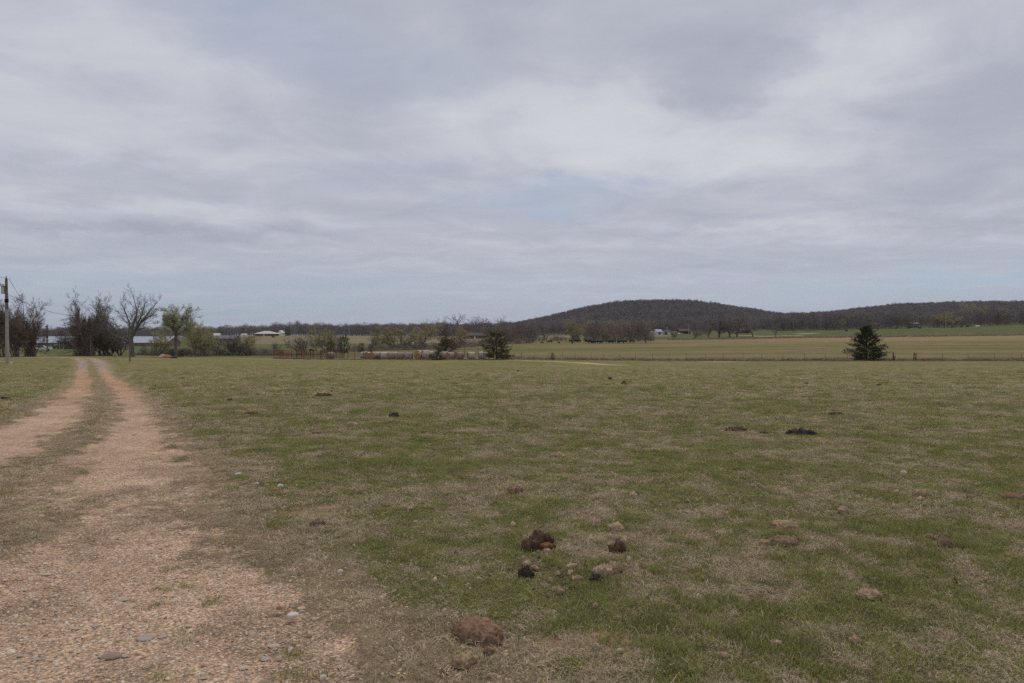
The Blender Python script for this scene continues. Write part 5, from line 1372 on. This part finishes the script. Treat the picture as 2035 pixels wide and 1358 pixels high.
# low fence round the bales, running on to the right of the roundish cedar
bf = thing('wire_fence', 'low rusty fence in front of the bales, running on past the roundish cedar', 'fence', at(900, 129))
t0 = np.array(bf.location); prev = None
for px in (893, 904, 918, 930, 944, 957, 972, 1008, 1022, 1036):
    b = np.array(at(px, 128.5)) - t0; mb = MB(); mb.tube(b + [0, 0, -.2], b + [0, 0, 1.25], .04, None, 5); kid('post', mb.mesh('post', M_RUST_D), bf)
    if prev is not None:
        for z in (.4, .75, 1.1):
            w = MB(); w.tube(prev + [0, 0, z], b + [0, 0, z], .012, None, 3); kid('wire', w.mesh('wire', M_WIRE), bf)
    prev = b

M_BALE = mat('net wrapped hay', (.37, .29, .235), color2=(.27, .205, .16), scale=2.2, rand=.14)
M_BALEEND = mat('hay bale end', (.40, .235, .12), color2=(.24, .14, .075), scale=5, rand=.12)
M_BALEW = mat('pale net wrap', (.52, .46, .405), color2=(.36, .29, .235), scale=2.2, rand=.08)
def bale_meshes(m):
    n = 22; Rr, L = .74, 1.5; mb = MB(); r = np.random.default_rng(1)
    V = []; rings = ((-L / 2, .94), (-L / 2 + .08, 1.0), (-L / 6, 1.015), (L / 6, 1.015), (L / 2 - .08, 1.0), (L / 2, .94))
    for x, k in rings:
        for j in range(n):
            a = 2 * math.pi * j / n; rr_ = Rr * k * (1 + .012 * r.normal()); z = rr_ * math.sin(a)
            V.append((x, rr_ * math.cos(a), max(z, -Rr * .93)))
    q = [(i * n + j, i * n + (j + 1) % n, (i + 1) * n + (j + 1) % n, (i + 1) * n + j) for i in range(5) for j in range(n)]
    mb.add(V, q); body = mb.mesh('bale_wrap', m, True)
    ends = []
    for s in (-1, 1):
        e = MB(); v = [(s * (L / 2 + .02), 0, 0)]
        for k, xo in ((.45, .035), (.8, .01), (.95, -.005)):
            for j in range(n):
                a = 2 * math.pi * j / n; z = Rr * k * math.sin(a)
                v.append((s * (L / 2 + xo - .0), Rr * k * math.cos(a), max(z, -Rr * .925)))
        t = [(0, 1 + j, 1 + (j + 1) % n) for j in range(n)]
        q = [(1 + i * n + j, 1 + (i + 1) * n + j, 1 + (i + 1) * n + (j + 1) % n, 1 + i * n + (j + 1) % n) for i in range(2) for j in range(n)]
        e.add(v, q, t); ends.append(e.mesh('bale_end', M_BALEEND))
    return body, ends
BB = {'g': bale_meshes(M_BALE), 'w': bale_meshes(M_BALEW)}
BALES = [  # column, depth, raise, yaw in degrees, kind, label
    (724, 141, 0, 150, 'w', 'pale round hay bale at the far left end of the bale row, mostly behind another'),
    (731, 140, 0, 70, 'w', 'second bale from the left end, tilted away behind the one showing its brown end'),
    (741, 137.5, 0, 65, 'g', 'bale showing its round brown end, near the left end of the row'),
    (752, 139, 0, 20, 'w', 'pale bale right of the brown ended bale at the left, side on'),
    (762, 138, 0, 28, 'w', 'pale bale with a shadowed right end, fifth from the left'),
    (777, 136.5, 0, 20, 'g', 'long greyish bale side on, sixth from the left'),
    (795.5, 136.4, 0, 12, 'g', 'pinkish bale side on, just left of the widest gap'),
    (812.5, 135.7, 0, -14, 'g', 'pinkish bale side on, left of the orange ended bale in the middle'),
    (831, 135.5, 0, 78, 'g', 'bale in the middle showing its full orange end to us'),
    (846, 135.5, 0, 12, 'g', 'moss stained bale next to the mossy bush'),
    (833, 140, .35, 60, 'w', 'white topped bale behind the orange ended one in the middle'),
    (845, 140, .4, 25, 'w', 'white topped bale behind the moss stained one'),
    (859, 140, .2, 15, 'w', 'white topped bale behind the mossy bush'),
    (884, 139, .2, 35, 'w', 'white topped bale below the wide low cedar'),
    (880, 136, 0, 10, 'g', 'greyish bale just right of the mossy bush'),
    (895, 135, 0, 32, 'g', 'bale with orange left end behind the low fence, first of three'),
    (913, 135, 0, 30, 'g', 'bale with orange left end behind the low fence, second of three'),
    (936, 135, 0, 28, 'w', 'pale bale with a small orange left end, third behind the low fence'),
    (958, 136, 0, 15, 'w', 'last bale at the right end of the row, toward the roundish cedar'),
    (656, 134, 0, 55, 'g', 'lone round bale feeding inside the rusty cattle pen'),
    (768, 142, 0, 10, 'w', 'white bale in the back row behind the fifth from the left'),
    (783, 141.5, 0, 5, 'w', 'white bale in the back row behind the long greyish one'),
]
for px, Y, up, yaw, k, label in BALES:
    p = at(px, Y)
    t = thing('hay_bale', label, 'hay bale', (p[0], p[1], p[2] + .69 + up), R(yaw + (7 if px % 2 else -6)), 'round hay bales by the pen')
    t.scale = (.94, .95, .96); kid('wrap', BB[k][0], t); kid('bale_end', BB[k][1][0], t); kid('bale_end', BB[k][1][1], t)

# ------------------------------------------------------------------ poles and lines
M_POLE = mat('grey weathered pole', (.42, .385, .35), color2=(.30, .265, .235), scale=3)
M_POLE_D = mat('dark pole', (.20, .165, .14), color2=(.13, .105, .09), scale=3)
M_BLACK = mat('black band', (.02, .02, .022), var=.2, scale=3)
M_GALV = mat('galvanised grey', (.55, .56, .54), var=.15, scale=2, rough=.5, metal=.2)
M_LINE = mat('black cable', (.07, .07, .075), var=.2, scale=1)
up_ = thing('utility_pole', 'light grey utility pole with a transformer can and black band, at the left edge', 'utility pole', at(14.8, 78))
H_ = EYE - (549 - HY) / F * 78 - up_.location[2]; k78 = 78 / F
lean = -2.6 * k78
def polex(z): return lean * z / H_
mb = MB(); mb.tube((0, 0, -.3), (polex(H_ * .62), 0, H_ * .62), .19, .165, 9); kid('pole', mb.mesh('pole', M_POLE), up_)
mb = MB(); mb.tube((polex(H_ * .62), 0, H_ * .62), (polex(H_ - .25), 0, H_ - .25), .163, .13, 9).tube((polex(H_), 0, H_ - .25), (polex(H_), 0, H_), .05, .04, 6); kid('pole_top', mb.mesh('pole_top', M_POLE_D), up_)
zb = H_ - (598 - 549) * k78; mb = MB(); mb.tube((polex(zb), 0, zb - .2), (polex(zb), 0, zb + .2), .2, None, 9); kid('band', mb.mesh('band', M_BLACK), up_)
zt = H_ - (577 - 549) * k78; xt = polex(zt) - .36
mb = MB(); mb.tube((xt, -.05, zt - .42), (xt, -.05, zt + .38), .2, None, 10).tube((xt, -.05, zt + .38), (xt, -.05, zt + .44), .21, .12, 10); mb.box(xt, polex(zt), -.06, .02, zt + .1, zt + .2); trf = kid('transformer', mb.mesh('transformer', M_GALV), up_)
mb = MB(); mb.tube((xt - .08, -.05, zt + .44), (xt - .1, -.05, zt + .72), .035, .05, 6).tube((xt + .08, -.05, zt + .44), (xt + .09, -.05, zt + .68), .035, .05, 6); b_ = kid('bushing', mb.mesh('bushing', M_POLE_D), trf)
za = H_ - (569.5 - 549) * k78; mb = MB(); mb.box(polex(za) - .5, polex(za) + .22, -.2, -.12, za - .05, za + .05).tube((polex(za) - .5, -.16, za), (polex(za) - .62, -.16, za + .42), .05, .035, 5); kid('crossarm', mb.mesh('crossarm', M_POLE_D), up_)
px_w, py_w = gpt(21, 723); tag(obj('field_stone', lump('field_stone', 900, M_DUNG['white'], .3, .25, .18, .2, 3, 0, 2), None, (px_w, 77.2, float(gz(px_w, 77.2)))), 'white stone at the foot of the light grey utility pole', 'stone', 'stones on the verge and field')
def simple_pole(px, Y, top, label, m, r=.14, arm=0.0, nm='utility_pole', cat='utility pole', band=None, group=None, lean=0.0):
    t = thing(nm, label, cat, at(px, Y), 0, group); H = EYE - (top - HY) / F * Y - t.location[2]
    mb = MB(); mb.tube((0, 0, -.2), (lean, 0, H), r, r * .75, 8); kid('pole', mb.mesh('pole', m), t)
    if arm:
        mb = MB(); mb.box(-arm, arm * .25, -.07, .07, H - .55, H - .4); kid('crossarm', mb.mesh('crossarm', m), t)
    if band:
        mb = MB(); mb.tube((0, 0, H * band - .4), (0, 0, H * band + .4), r * 1.3, None, 8); kid('band', mb.mesh('band', M_BLACK), t)
    return t
simple_pole(93.5, 165, 645, 'dark utility pole with a short arm, beyond the drive between the tree clumps', M_POLE_D, .17, .65, band=.58)
simple_pole(180, 121, 667, 'thin bare post in front of the vine clad trees, right of the drive', M_POLE_D, .075, nm='post', cat='post')
simple_pole(258, 92, 640, 'tall slim wooden post standing in front of the tallest bare tree', M_WOODPOST, .11, nm='post', cat='post', band=None)
simple_pole(118, 190, 678, 'slim pale post left of the parked vehicles beyond the drive', M_POLE, .10, nm='post', cat='post')
simple_pole(126, 185, 671, 'pale post right before the open shed beyond the drive', M_POLE, .09, nm='post', cat='post')
simple_pole(626, 640, 655, 'pale far pole on the tan rise behind the corral', M_POLE, .2)
simple_pole(694, 640, 646, 'tallest far pole on the tan rise, right of the corral', M_POLE, .2)
simple_pole(757, 660, 654, 'far pole on the tan rise above the left end of the bales', M_POLE, .2)
simple_pole(1368.5, 430, 645, 'white topped power pole in front of the red brown barn', M_POLE, .2)
simple_pole(1880, 520, 622, 'far power pole standing in the green pasture before the yellow green tree', M_POLE, .22, .5)
simple_pole(1958, 425, 665, 'single dark post on the rough line between hayfield and green pasture', M_POLE_D, .2, nm='post', cat='post')
simple_pole(1326, 545, 650, 'grey narrow silo post beside the white buildings', M_POLE, .5, nm='silo', cat='silo')
def cable(label, pts, r=.02, sag=.8):
    mb = MB(); a0 = np.array(pts[0])
    for a, b in zip(pts[:-1], pts[1:]):
        a, b = np.array(a), np.array(b); prev = a
        for k in range(1, 13):
            t = k / 12; q = a + (b - a) * t - np.array((0, 0, sag * 4 * t * (1 - t)))
            mb.tube(prev - a0, q - a0, r, None, 4, cap=False); prev = q
    o = obj('power_line', mb.mesh('power_line', M_LINE), None, tuple(a0)); tag(o, label, 'power line', 'cables from the utility poles')
def sight(px, row, Y): return ((px - CX) / F * Y, Y, EYE - (row - HY) / F * Y)
cable('cable sagging from the grey utility pole towards the vine clad trees', [sight(15, 585, 78), sight(146, 627, 128), sight(215, 645, 150)], .022, .6)
cable('steep cable running from the top of the grey pole to the dark pole', [sight(17, 553, 78), sight(93, 646.5, 165)], .02, 1.2)
cable('cable leaving the top of the grey pole to the left', [sight(12, 551, 78), sight(-120, 520, 60)], .016, .4)
cable('cable leaving the band of the grey pole to the left', [sight(12, 595, 78), sight(-120, 590, 60)], .016, .4)

# ------------------------------------------------------------------ far buildings and vehicles
M_ROOFW = mat('pale metal roof', (.42, .455, .51), var=.12, scale=.4, rough=.45, metal=.1, spec=.4)
M_ROOFT = mat('cream roof', (.60, .56, .50), var=.12, scale=.4, rough=.6)
M_ROOFG = mat('grey metal roof', (.20, .19, .19), var=.2, scale=.4, rough=.5)
M_ROOFB = mat('brown shingle roof', (.13, .095, .085), var=.25, scale=.8)
M_ROOFBL = mat('blue metal roof', (.22, .30, .42), var=.15, scale=.4, rough=.5)
M_WALLW = mat('white wall', (.78, .77, .75), var=.1, scale=.5)
M_WALLB = mat('brown brick wall', (.20, .115, .085), var=.25, scale=1.5)
M_WALLR = mat('dark red wall', (.16, .075, .06), var=.25, scale=.8)
M_WALLT = mat('rusty brown wall', (.24, .16, .12), var=.25, scale=.8)
M_DARK = mat('painted doorway shade', (.03, .028, .027), var=.2, scale=1)  # near-black slab colour, paints the shade inside open doorways
M_PANE = mat('window pane', (.05, .06, .07), var=.2, scale=1, rough=.15, spec=.5)
def building(name, label, cat, px0, px1, Y, depth, eave, ridge, wall, roof, rz=0.0, windows=(), doors=(), hip=0.0, over=.3, open_front=False):
    p = at((px0 + px1) / 2, Y); W = (px1 - px0) / F * Y
    t = thing(name, label, cat, p, rz)
    h = W / 2; d = depth / 2
    mb = MB()
    if open_front:
        mb.box(-h, -h + .2, -d, d, -.3, eave).box(h - .2, h, -d, d, -.3, eave).box(-h + .2, h - .2, d - .2, d, -.3, eave)
    else:
        mb.box(-h, h, -d, d, -.6, eave)
    if not hip:      # gables
        mb.add([(-h + .02, -d, eave), (-h + .02, d, eave), (-h + .02, 0, ridge - .06)], t=[(0, 2, 1)]).add([(h - .02, -d, eave), (h - .02, d, eave), (h - .02, 0, ridge - .06)], t=[(0, 1, 2)])
    kid('wall', mb.mesh('wall', wall), t)
    mb = MB(); H2 = h + over; D2 = d + over; e = eave - (ridge - eave) * over / d * .0 - .02; th_ = .12
    xr = max(h - hip, .3) if hip else H2
    top = [(-H2, -D2, e), (H2, -D2, e), (H2, D2, e), (-H2, D2, e), (-xr, 0, ridge), (xr, 0, ridge)]
    V = top + [(x, y, z - th_) for x, y, z in top]
    q = [(0, 1, 5, 4), (2, 3, 4, 5), (7, 6, 10, 11), (9, 8, 11, 10), (0, 6, 7, 1), (2, 8, 9, 3)]
    tt = [(1, 2, 5), (3, 0, 4), (7, 11, 8), (9, 10, 6)] if hip else []
    if not hip: q += [(1, 7, 11, 5), (5, 11, 8, 2), (0, 4, 10, 6), (4, 3, 9, 10)]
    else: q += [(1, 7, 8, 2), (3, 9, 6, 0)]
    mb.add(V, q, tt); kid('roof', mb.mesh('roof', roof), t)
    for (x, z, w, hh) in windows:
        f = MB(); f.box(x * h - w / 2 - .08, x * h + w / 2 + .08, -d - .06, -d + .02, z - hh / 2 - .08, z + hh / 2 + .08); fo = kid('window', f.mesh('window', M_WALLW), t)
        g_ = MB(); g_.box(x * h - w / 2, x * h + w / 2, -d - .08, -d - .055, z - hh / 2, z + hh / 2); kid('pane', g_.mesh('pane', M_PANE), fo)
    for (x, w, hh, m) in doors:
        f = MB(); f.box(x * h - w / 2, x * h + w / 2, -d - .05, -d + .02, -.2, hh); kid('door', f.mesh('door', m), t)  # near-black ones are flat panels with doorway shade painted in, not door leaves
    return t
building('poultry_barn', 'very long low barn with pale metal roof behind the trees left of the leafy tree', 'barn', 55, 345, 310, 13, 1.4, 4.2, M_WALLT, M_ROOFW, over=.5, windows=[(x, .7, 2.2, .5) for x in (-.9, -.75, .6, .75, .9)])
sh = building('open_shed', 'open fronted shed with a black interior beside the drive trees', 'shed', 125, 149, 240, 6, 2.6, 3.6, M_WALLT, M_ROOFG, open_front=True)
mb = MB(); mb.box(-1.95, 1.95, -3.0, -2.9, 2.1, 2.55); kid('beam', mb.mesh('beam', M_WALLR), sh)
building('barn', 'small white roofed barn on the skyline left of the pale roofed house', 'barn', 418, 437, 620, 8, 2.4, 4.4, M_WALLW, M_ROOFT, .15)
building('long_shed', 'long low shed with grey metal roof behind the small bare trees', 'shed', 427, 472, 470, 10, 1.8, 4.0, M_WALLT, M_ROOFG, doors=[(.75, 3, 1.6, M_DARK)])
building('house', 'wide house with a broad cream roof and brown walls on the skyline', 'house', 511, 550, 665, 13, 2.3, 5.0, M_WALLB, M_ROOFT, .05, windows=[(-.5, 1.4, 1.6, 1.2), (.2, 1.4, 1.6, 1.2)], doors=[(-.1, 1.1, 2.1, M_WALLW)], hip=7, over=1.0)
building('house', 'white gabled house with a steep roof right of the cream roofed house', 'house', 554, 563, 680, 5, 2.8, 5.4, M_WALLW, M_ROOFT, 1.2, windows=[(0, 1.5, 1, 1)])
building('trailer', 'low pale trailer on the skyline right of the white gabled house', 'trailer', 580, 592, 660, 2.5, 1.5, 1.7, M_WALLW, M_ROOFG, windows=[(-.6, .9, .8, .6), (0, .9, .8, .6), (.6, .9, .8, .6)], hip=1)
building('garage', 'small cream roofed garage left of the wide cream roofed house', 'garage', 481, 490, 640, 5, 1.9, 3.2, M_WALLW, M_ROOFT)
building('house', 'long brown roofed house among the bare trees above the bales', 'house', 921, 966, 510, 10, 2.3, 4.3, M_WALLB, M_ROOFB, .06, windows=[(-.45, 1.5, 1.6, 1.0), (.35, 1.5, 1.6, 1.0)], doors=[(0, 1.1, 2.0, M_WALLW)], hip=4, over=.8)
building('farmhouse', 'white farmhouse with a blue roof at the foot of the hill', 'house', 1301, 1313.5, 545, 7, 2.4, 4.4, M_WALLW, M_ROOFBL, .2, windows=[(-.4, 1.4, 1.0, 1.1), (.5, 1.4, 1.0, 1.1)], doors=[(.05, 1.0, 2.0, M_DARK)])
building('shed', 'small white shed touching the left of the blue roofed farmhouse', 'shed', 1289, 1298, 550, 4, 1.9, 2.9, M_WALLW, M_ROOFG)
building('barn', 'white barn with dark roof and wide dark doorway right of the blue roofed farmhouse', 'barn', 1320, 1332, 550, 6, 2.2, 3.6, M_WALLW, M_ROOFB, -.2, doors=[(-.3, 2.6, 2.1, M_DARK)])
building('barn', 'red brown barn with a brown roof behind the white topped power pole', 'barn', 1348, 1370, 565, 8, 2.4, 4.2, M_WALLR, M_ROOFB, doors=[(.2, 3, 2.3, M_DARK)])
building('shed', 'dark red shed below the clump of trees in the green pasture', 'shed', 1468, 1488, 560, 7, 2.4, 3.8, M_WALLR, M_ROOFB, doors=[(.4, 3, 2.0, M_DARK)])
building('shed', 'brown shed half hidden in the wood above the big lone cedar, at its right', 'shed', 1808, 1822, 578, 6, 3.0, 4.6, M_WALLT, M_ROOFG)
building('shed', 'brown shed half hidden in the wood straight above the big lone cedar', 'shed', 1722, 1742, 572, 6, 3.5, 5.4, M_WALLT, M_ROOFB)

M_CARBLUE = mat('dark blue paint', (.035, .05, .08), var=.1, scale=1, rough=.3, spec=.5)
M_CARGREEN = mat('dark green paint', (.02, .11, .06), var=.1, scale=1, rough=.3, spec=.5)
M_CARWHITE = mat('white paint', (.75, .76, .77), var=.05, scale=1, rough=.3, spec=.5)
M_TYRE = mat('tyre rubber', (.02, .02, .02), var=.2, scale=4)
def vehicle(name, label, cat, loc, rz, paint, L=4.6, W=1.8, bed=False):
    t = thing(name, label, cat, loc, rz)
    def prof(pts, w0, name, m):
        n = len(pts); v = [(x, -w0, z) for x, z in pts] + [(x, w0, z) for x, z in pts]
        mb = MB(); mb.add(v, [(i, (i + 1) % n, (i + 1) % n + n, i + n) for i in range(n)], [tri for k in range(1, n - 1) for tri in ((0, k + 1, k), (n, n + k, n + k + 1))])
        return mb.mesh(name, m)
    a = L / 2; w = W / 2
    kid('body', prof([(-a, .4), (a, .4), (a, .8), (a * .88, .95), (a * .4, 1.02), (-a, 1.05)], w, 'body', paint), t)
    if bed: kid('cabin', prof([(a * .42, 1.0), (a * .18, 1.62), (-a * .25, 1.65), (-a * .32, 1.0)], w * .9, 'cabin', paint), t); win = [(a * .34, 1.1), (a * .17, 1.53), (-a * .22, 1.55), (-a * .27, 1.1)]
    else: kid('cabin', prof([(a * .45, 1.0), (a * .15, 1.48), (-a * .6, 1.5), (-a * .9, 1.03)], w * .88, 'cabin', paint), t); win = [(a * .36, 1.06), (a * .13, 1.40), (-a * .58, 1.42), (-a * .78, 1.08)]
    kid('side_window', prof(win, w * .92, 'side_window', M_PANE), t)
    wm = MB(); wm.tube((0, -.11, 0), (0, .11, 0), .34, None, 12)
    wme = wm.mesh('wheel', M_TYRE)
    for x in (-a * .62, a * .62):
        for y in (-w + .06, w - .06):
            o = kid('wheel', wme, t); o.location = (x, y, .34)
    return t
vehicle('parked_car', 'dark blue car parked beyond the drive beside the open shed', 'car', at(119.5, 232), 1.3, M_CARBLUE)
vehicle('pickup_truck', 'green pickup truck parked in front of the open shed', 'truck', at(128, 226), 1.5, M_CARGREEN, 5.0, 1.9, True)
vehicle('parked_car', 'white car half hidden by the vine thicket next to the dark pole', 'car', at(83, 190), .5, M_CARWHITE)
vehicle('pickup_truck', 'white pickup truck beside the red brown barn', 'truck', at(1350.5, 535), .4, M_CARWHITE, 5.0, 1.9, True)
mb = MB(); mb.tube((-.9, 0, .75), (.9, 0, .75), .4, None, 10).box(-.6, -.45, -.2, .2, 0, .5).box(.45, .6, -.2, .2, 0, .5)
tk = thing('stock_tank', 'low white tank lying at the top of the green pasture near the wood', 'tank', at(1943, 540), .2); tk.scale = (1.7, 1.7, 1.3)
kid('tank_body', mb.mesh('tank_body', M_CARWHITE), tk)

# rubble heap and stump by the leafy tree
for px, Y, w, k, label in ((324, 122, 1.5, 'pale', 'largest pale block of the rubble heap by the leafy tree'), (331, 121.5, 1.3, 'clay', 'rusty red block of the rubble heap by the leafy tree'), (318.5, 121.5, .7, 'pale', 'small pale block at the left of the rubble heap'),
                           (337, 122, 1.0, 'flat', 'brown block at the right of the rubble heap'), (345, 121, 1.3, 'black', 'blackened log at the foot of the leafy tree')):
    p = at(px, Y); nm = 'log' if 'log' in label else 'rubble_block'
    o = obj(nm, lump(nm, int(px * 7), M_DUNG[k], w, w * .7, w * .45 if nm == 'rubble_block' else w * .25, .28, 2.5, 0, 3), None, (p[0], p[1], p[2])); tag(o, label, 'log' if nm == 'log' else 'rubble', 'rubble by the leafy tree')
mb = MB(); a = np.array(at(216, 118)); b = np.array(at(227, 120)); mb.tube((0, 0, 1.1), b - a + [0, 0, .1], .07, .05, 6)
tag(obj('fallen_branch', mb.mesh('fallen_branch', M_POLE), None, tuple(a)), 'pale leaning branch on the grass right of the vine clad trees', 'branch')

# ------------------------------------------------------------------ cattle
M_COW = mat('black hide', (.018, .016, .015), var=.3, scale=3, rough=.75, spec=.2)
def cow_mesh(name, pose):
    V = [(-.80, 0, 1.08), (-.35, 0, 1.02), (.15, 0, .98), (.62, 0, 1.06)]; Rd = [.30, .40, .42, .34]; E = [(0, 1), (1, 2), (2, 3)]
    if pose == 'graze': neck = [((.98, 0, .86), .20), ((1.22, 0, .50), .15), ((1.34, 0, .26), .14), ((1.42, 0, .08), .09)]
    else: neck = [((1.0, 0, 1.22), .20), ((1.25, 0, 1.42), .16), ((1.45, 0, 1.36), .14), ((1.68, 0, 1.22), .09)]
    last = 3
    for p, r in neck: V.append(p); Rd.append(r); E.append((last, len(V) - 1)); last = len(V) - 1
    hd = V[-2]
    for s in (-1, 1):        # ears
        V.append((hd[0] - .1, s * .22, hd[2] + .12)); Rd.append(.045); E.append((len(Rd) - 2 if False else last - 1, len(V) - 1))
    for x, base, rr_ in ((.58, 3, .15), (-.74, 0, .18)):
        for s in (-1, 1):
            dx = s * .10
            V.append((x, s * .2, .78)); Rd.append(rr_); E.append((base, len(V) - 1))
            V.append((x + (.02 if base == 3 else -.10) + dx, s * .21, .42)); Rd.append(.085); E.append((len(V) - 2, len(V) - 1))
            V.append((x + dx + (.0 if base == 3 else -.04), s * .21, .10)); Rd.append(.06); E.append((len(V) - 2, len(V) - 1))
            V.append((x + dx + .05, s * .21, .03)); Rd.append(.07); E.append((len(V) - 2, len(V) - 1))
    V.append((-1.10, 0, 1.05)); Rd.append(.06); E.append((0, len(V) - 1)); V.append((-1.18, 0, .55)); Rd.append(.04); E.append((len(V) - 2, len(V) - 1))
    me = bpy.data.meshes.new(name); me.from_pydata(V, E, []); o = bpy.data.objects.new(name, me); col.objects.link(o)
    md = o.modifiers.new('skin', 'SKIN')
    if not me.skin_vertices:
        bpy.context.view_layer.update()
    for i, sv in enumerate(me.skin_vertices[0].data): sv.radius = (Rd[i], Rd[i]); sv.use_root = (i == 1)
    o.modifiers.new('sub', 'SUBSURF').levels = 1; o.modifiers['sub'].render_levels = 1
    dg = bpy.context.evaluated_depsgraph_get(); dg.update()
    m2 = bpy.data.meshes.new_from_object(o.evaluated_get(dg)); m2.name = name
    bpy.data.objects.remove(o); bpy.data.meshes.remove(me)
    m2.materials.clear(); m2.materials.append(M_COW); m2.polygons.foreach_set('use_smooth', np.ones(len(m2.polygons), bool))
    return m2
COW = {'graze': cow_mesh('cow_grazing', 'graze'), 'stand': cow_mesh('cow_standing', 'stand')}
bunch = 'black cow standing in the bunched herd below the creek trees'
CATTLE = [
    (1093, 336, 200, 'graze', 'black cow grazing alone at the left end of the herd, near a bush'), (1111, 330, 60, 'graze', 'small black cow beside a bush, second from the left of the herd'), (1077, 328, 30, 'graze', 'tiny black cow far left of the herd, lowest in the grass'),
    (1135, 352, 10, 'stand', 'black cow behind the one facing us, under the dense olive tree'), (1137.5, 322, 80, 'stand', 'black cow standing end on toward us, nearest of the herd'), (1145, 355, 15, 'stand', 'black cow right of the dense olive tree, left of a close pair'), (1150, 355, 190, 'stand', 'larger black cow just left of the bunched herd'),
    (1167, 350, 20, 'stand', bunch), (1170, 345, 200, 'stand', bunch), (1174, 342, 10, 'stand', bunch), (1178, 340, 170, 'stand', bunch), (1181, 337, 20, 'stand', bunch), (1184.5, 334, 195, 'graze', bunch),
    (1191, 337, 30, 'graze', bunch), (1195.5, 333, 0, 'stand', bunch),
    (1207, 347, 5, 'stand', 'black cow under the little bright green tree'), (1214.5, 335, 30, 'graze', 'black cow grazing just in front of the bunched herd, at its right'), (1219.5, 350, 180, 'stand', 'black cow under the dark reddish tree right of the little bright green one'),
    (1228.5, 340, 60, 'graze', 'black cow, left one of three below the two dark reddish trees'), (1234.5, 342, 10, 'graze', 'black cow, middle one of three below the two dark reddish trees'), (1241.5, 340, 190, 'stand', 'black cow, right one of three below the two dark reddish trees'),
    (1256, 345, 0, 'graze', 'black cow at the right end of the herd, half in the trees'),
    (1682, 520, 185, 'stand', 'black cow at the top of the green pasture left of the big lone cedar'), (1745, 545, 90, 'graze', 'black cow at the wood edge just right of the big lone cedar'), (1781, 548, 80, 'stand', 'dark cow at the wood edge, second right of the big lone cedar'),
    (1806, 548, 200, 'graze', 'black cow grazing along the wood edge, third right of the big lone cedar'), (1828, 535, 10, 'stand', 'large black cow in the open left of the far power pole'), (1893, 545, 0, 'graze', 'black cow right of the far power pole'),
    (1911, 545, 90, 'stand', 'black cow farther right of the far power pole, left of a bigger one'), (1923, 540, 5, 'stand', 'big black cow left of the low white tank'),
    (543, 560, 10, 'graze', 'lone black cow in front of the cream roofed house'), (499, 600, 200, 'graze', 'small dark cow on the tan rise left of the cream roofed house'), (619, 214, 0, 'graze', 'lone black calf in the valley behind the dark bushy tree'),
]
for px, Y, a, pose, label in CATTLE:
    p = at(px, Y)
    o = obj('cow', COW[pose], None, p, R(a)); s = .72 if 'calf' in label or 'tiny' in label or 'small' in label else 1.12
    o.scale = (s, s, s)
    tag(o, label, 'cow', 'cattle in the bunched herd' if label == bunch else 'black cattle in the pastures')
for px, row, w, label in ((1393, 714.5, .7, 'small dark heap at the foot of the wire fence left of the pale earth patch'), (1597, 715.2, .6, 'small dark heap at the foot of the wire fence left of the big lone cedar')):
    X, Y = gpt(px, row + 1); o = obj('dung_clump', lump('dung_clump', int(px), M_DUNG['dark'], w, w * .7, w * .6, .3, 4, 0, 2), None, (X, Y, float(gz(X, Y)))); tag(o, label, 'dung', 'dung clods on the field')

# ------------------------------------------------------------------ air
hz = MB(); hz.box(-4500, 4500, -600, 5500, -40, 190)
M_AIR = bpy.data.materials.new('air'); M_AIR.use_nodes = True; nt = M_AIR.node_tree; nt.nodes.clear()
vo = nt.nodes.new('ShaderNodeVolumePrincipled'); vo.inputs['Color'].default_value = (.80, .86, .95, 1); vo.inputs['Density'].default_value = .00006; vo.inputs['Anisotropy'].default_value = 0.0
ou = nt.nodes.new('ShaderNodeOutputMaterial'); nt.links.new(vo.outputs[0], ou.inputs['Volume'])
ho = obj('haze', hz.mesh('haze', M_AIR)); ho['kind'] = 'stuff'
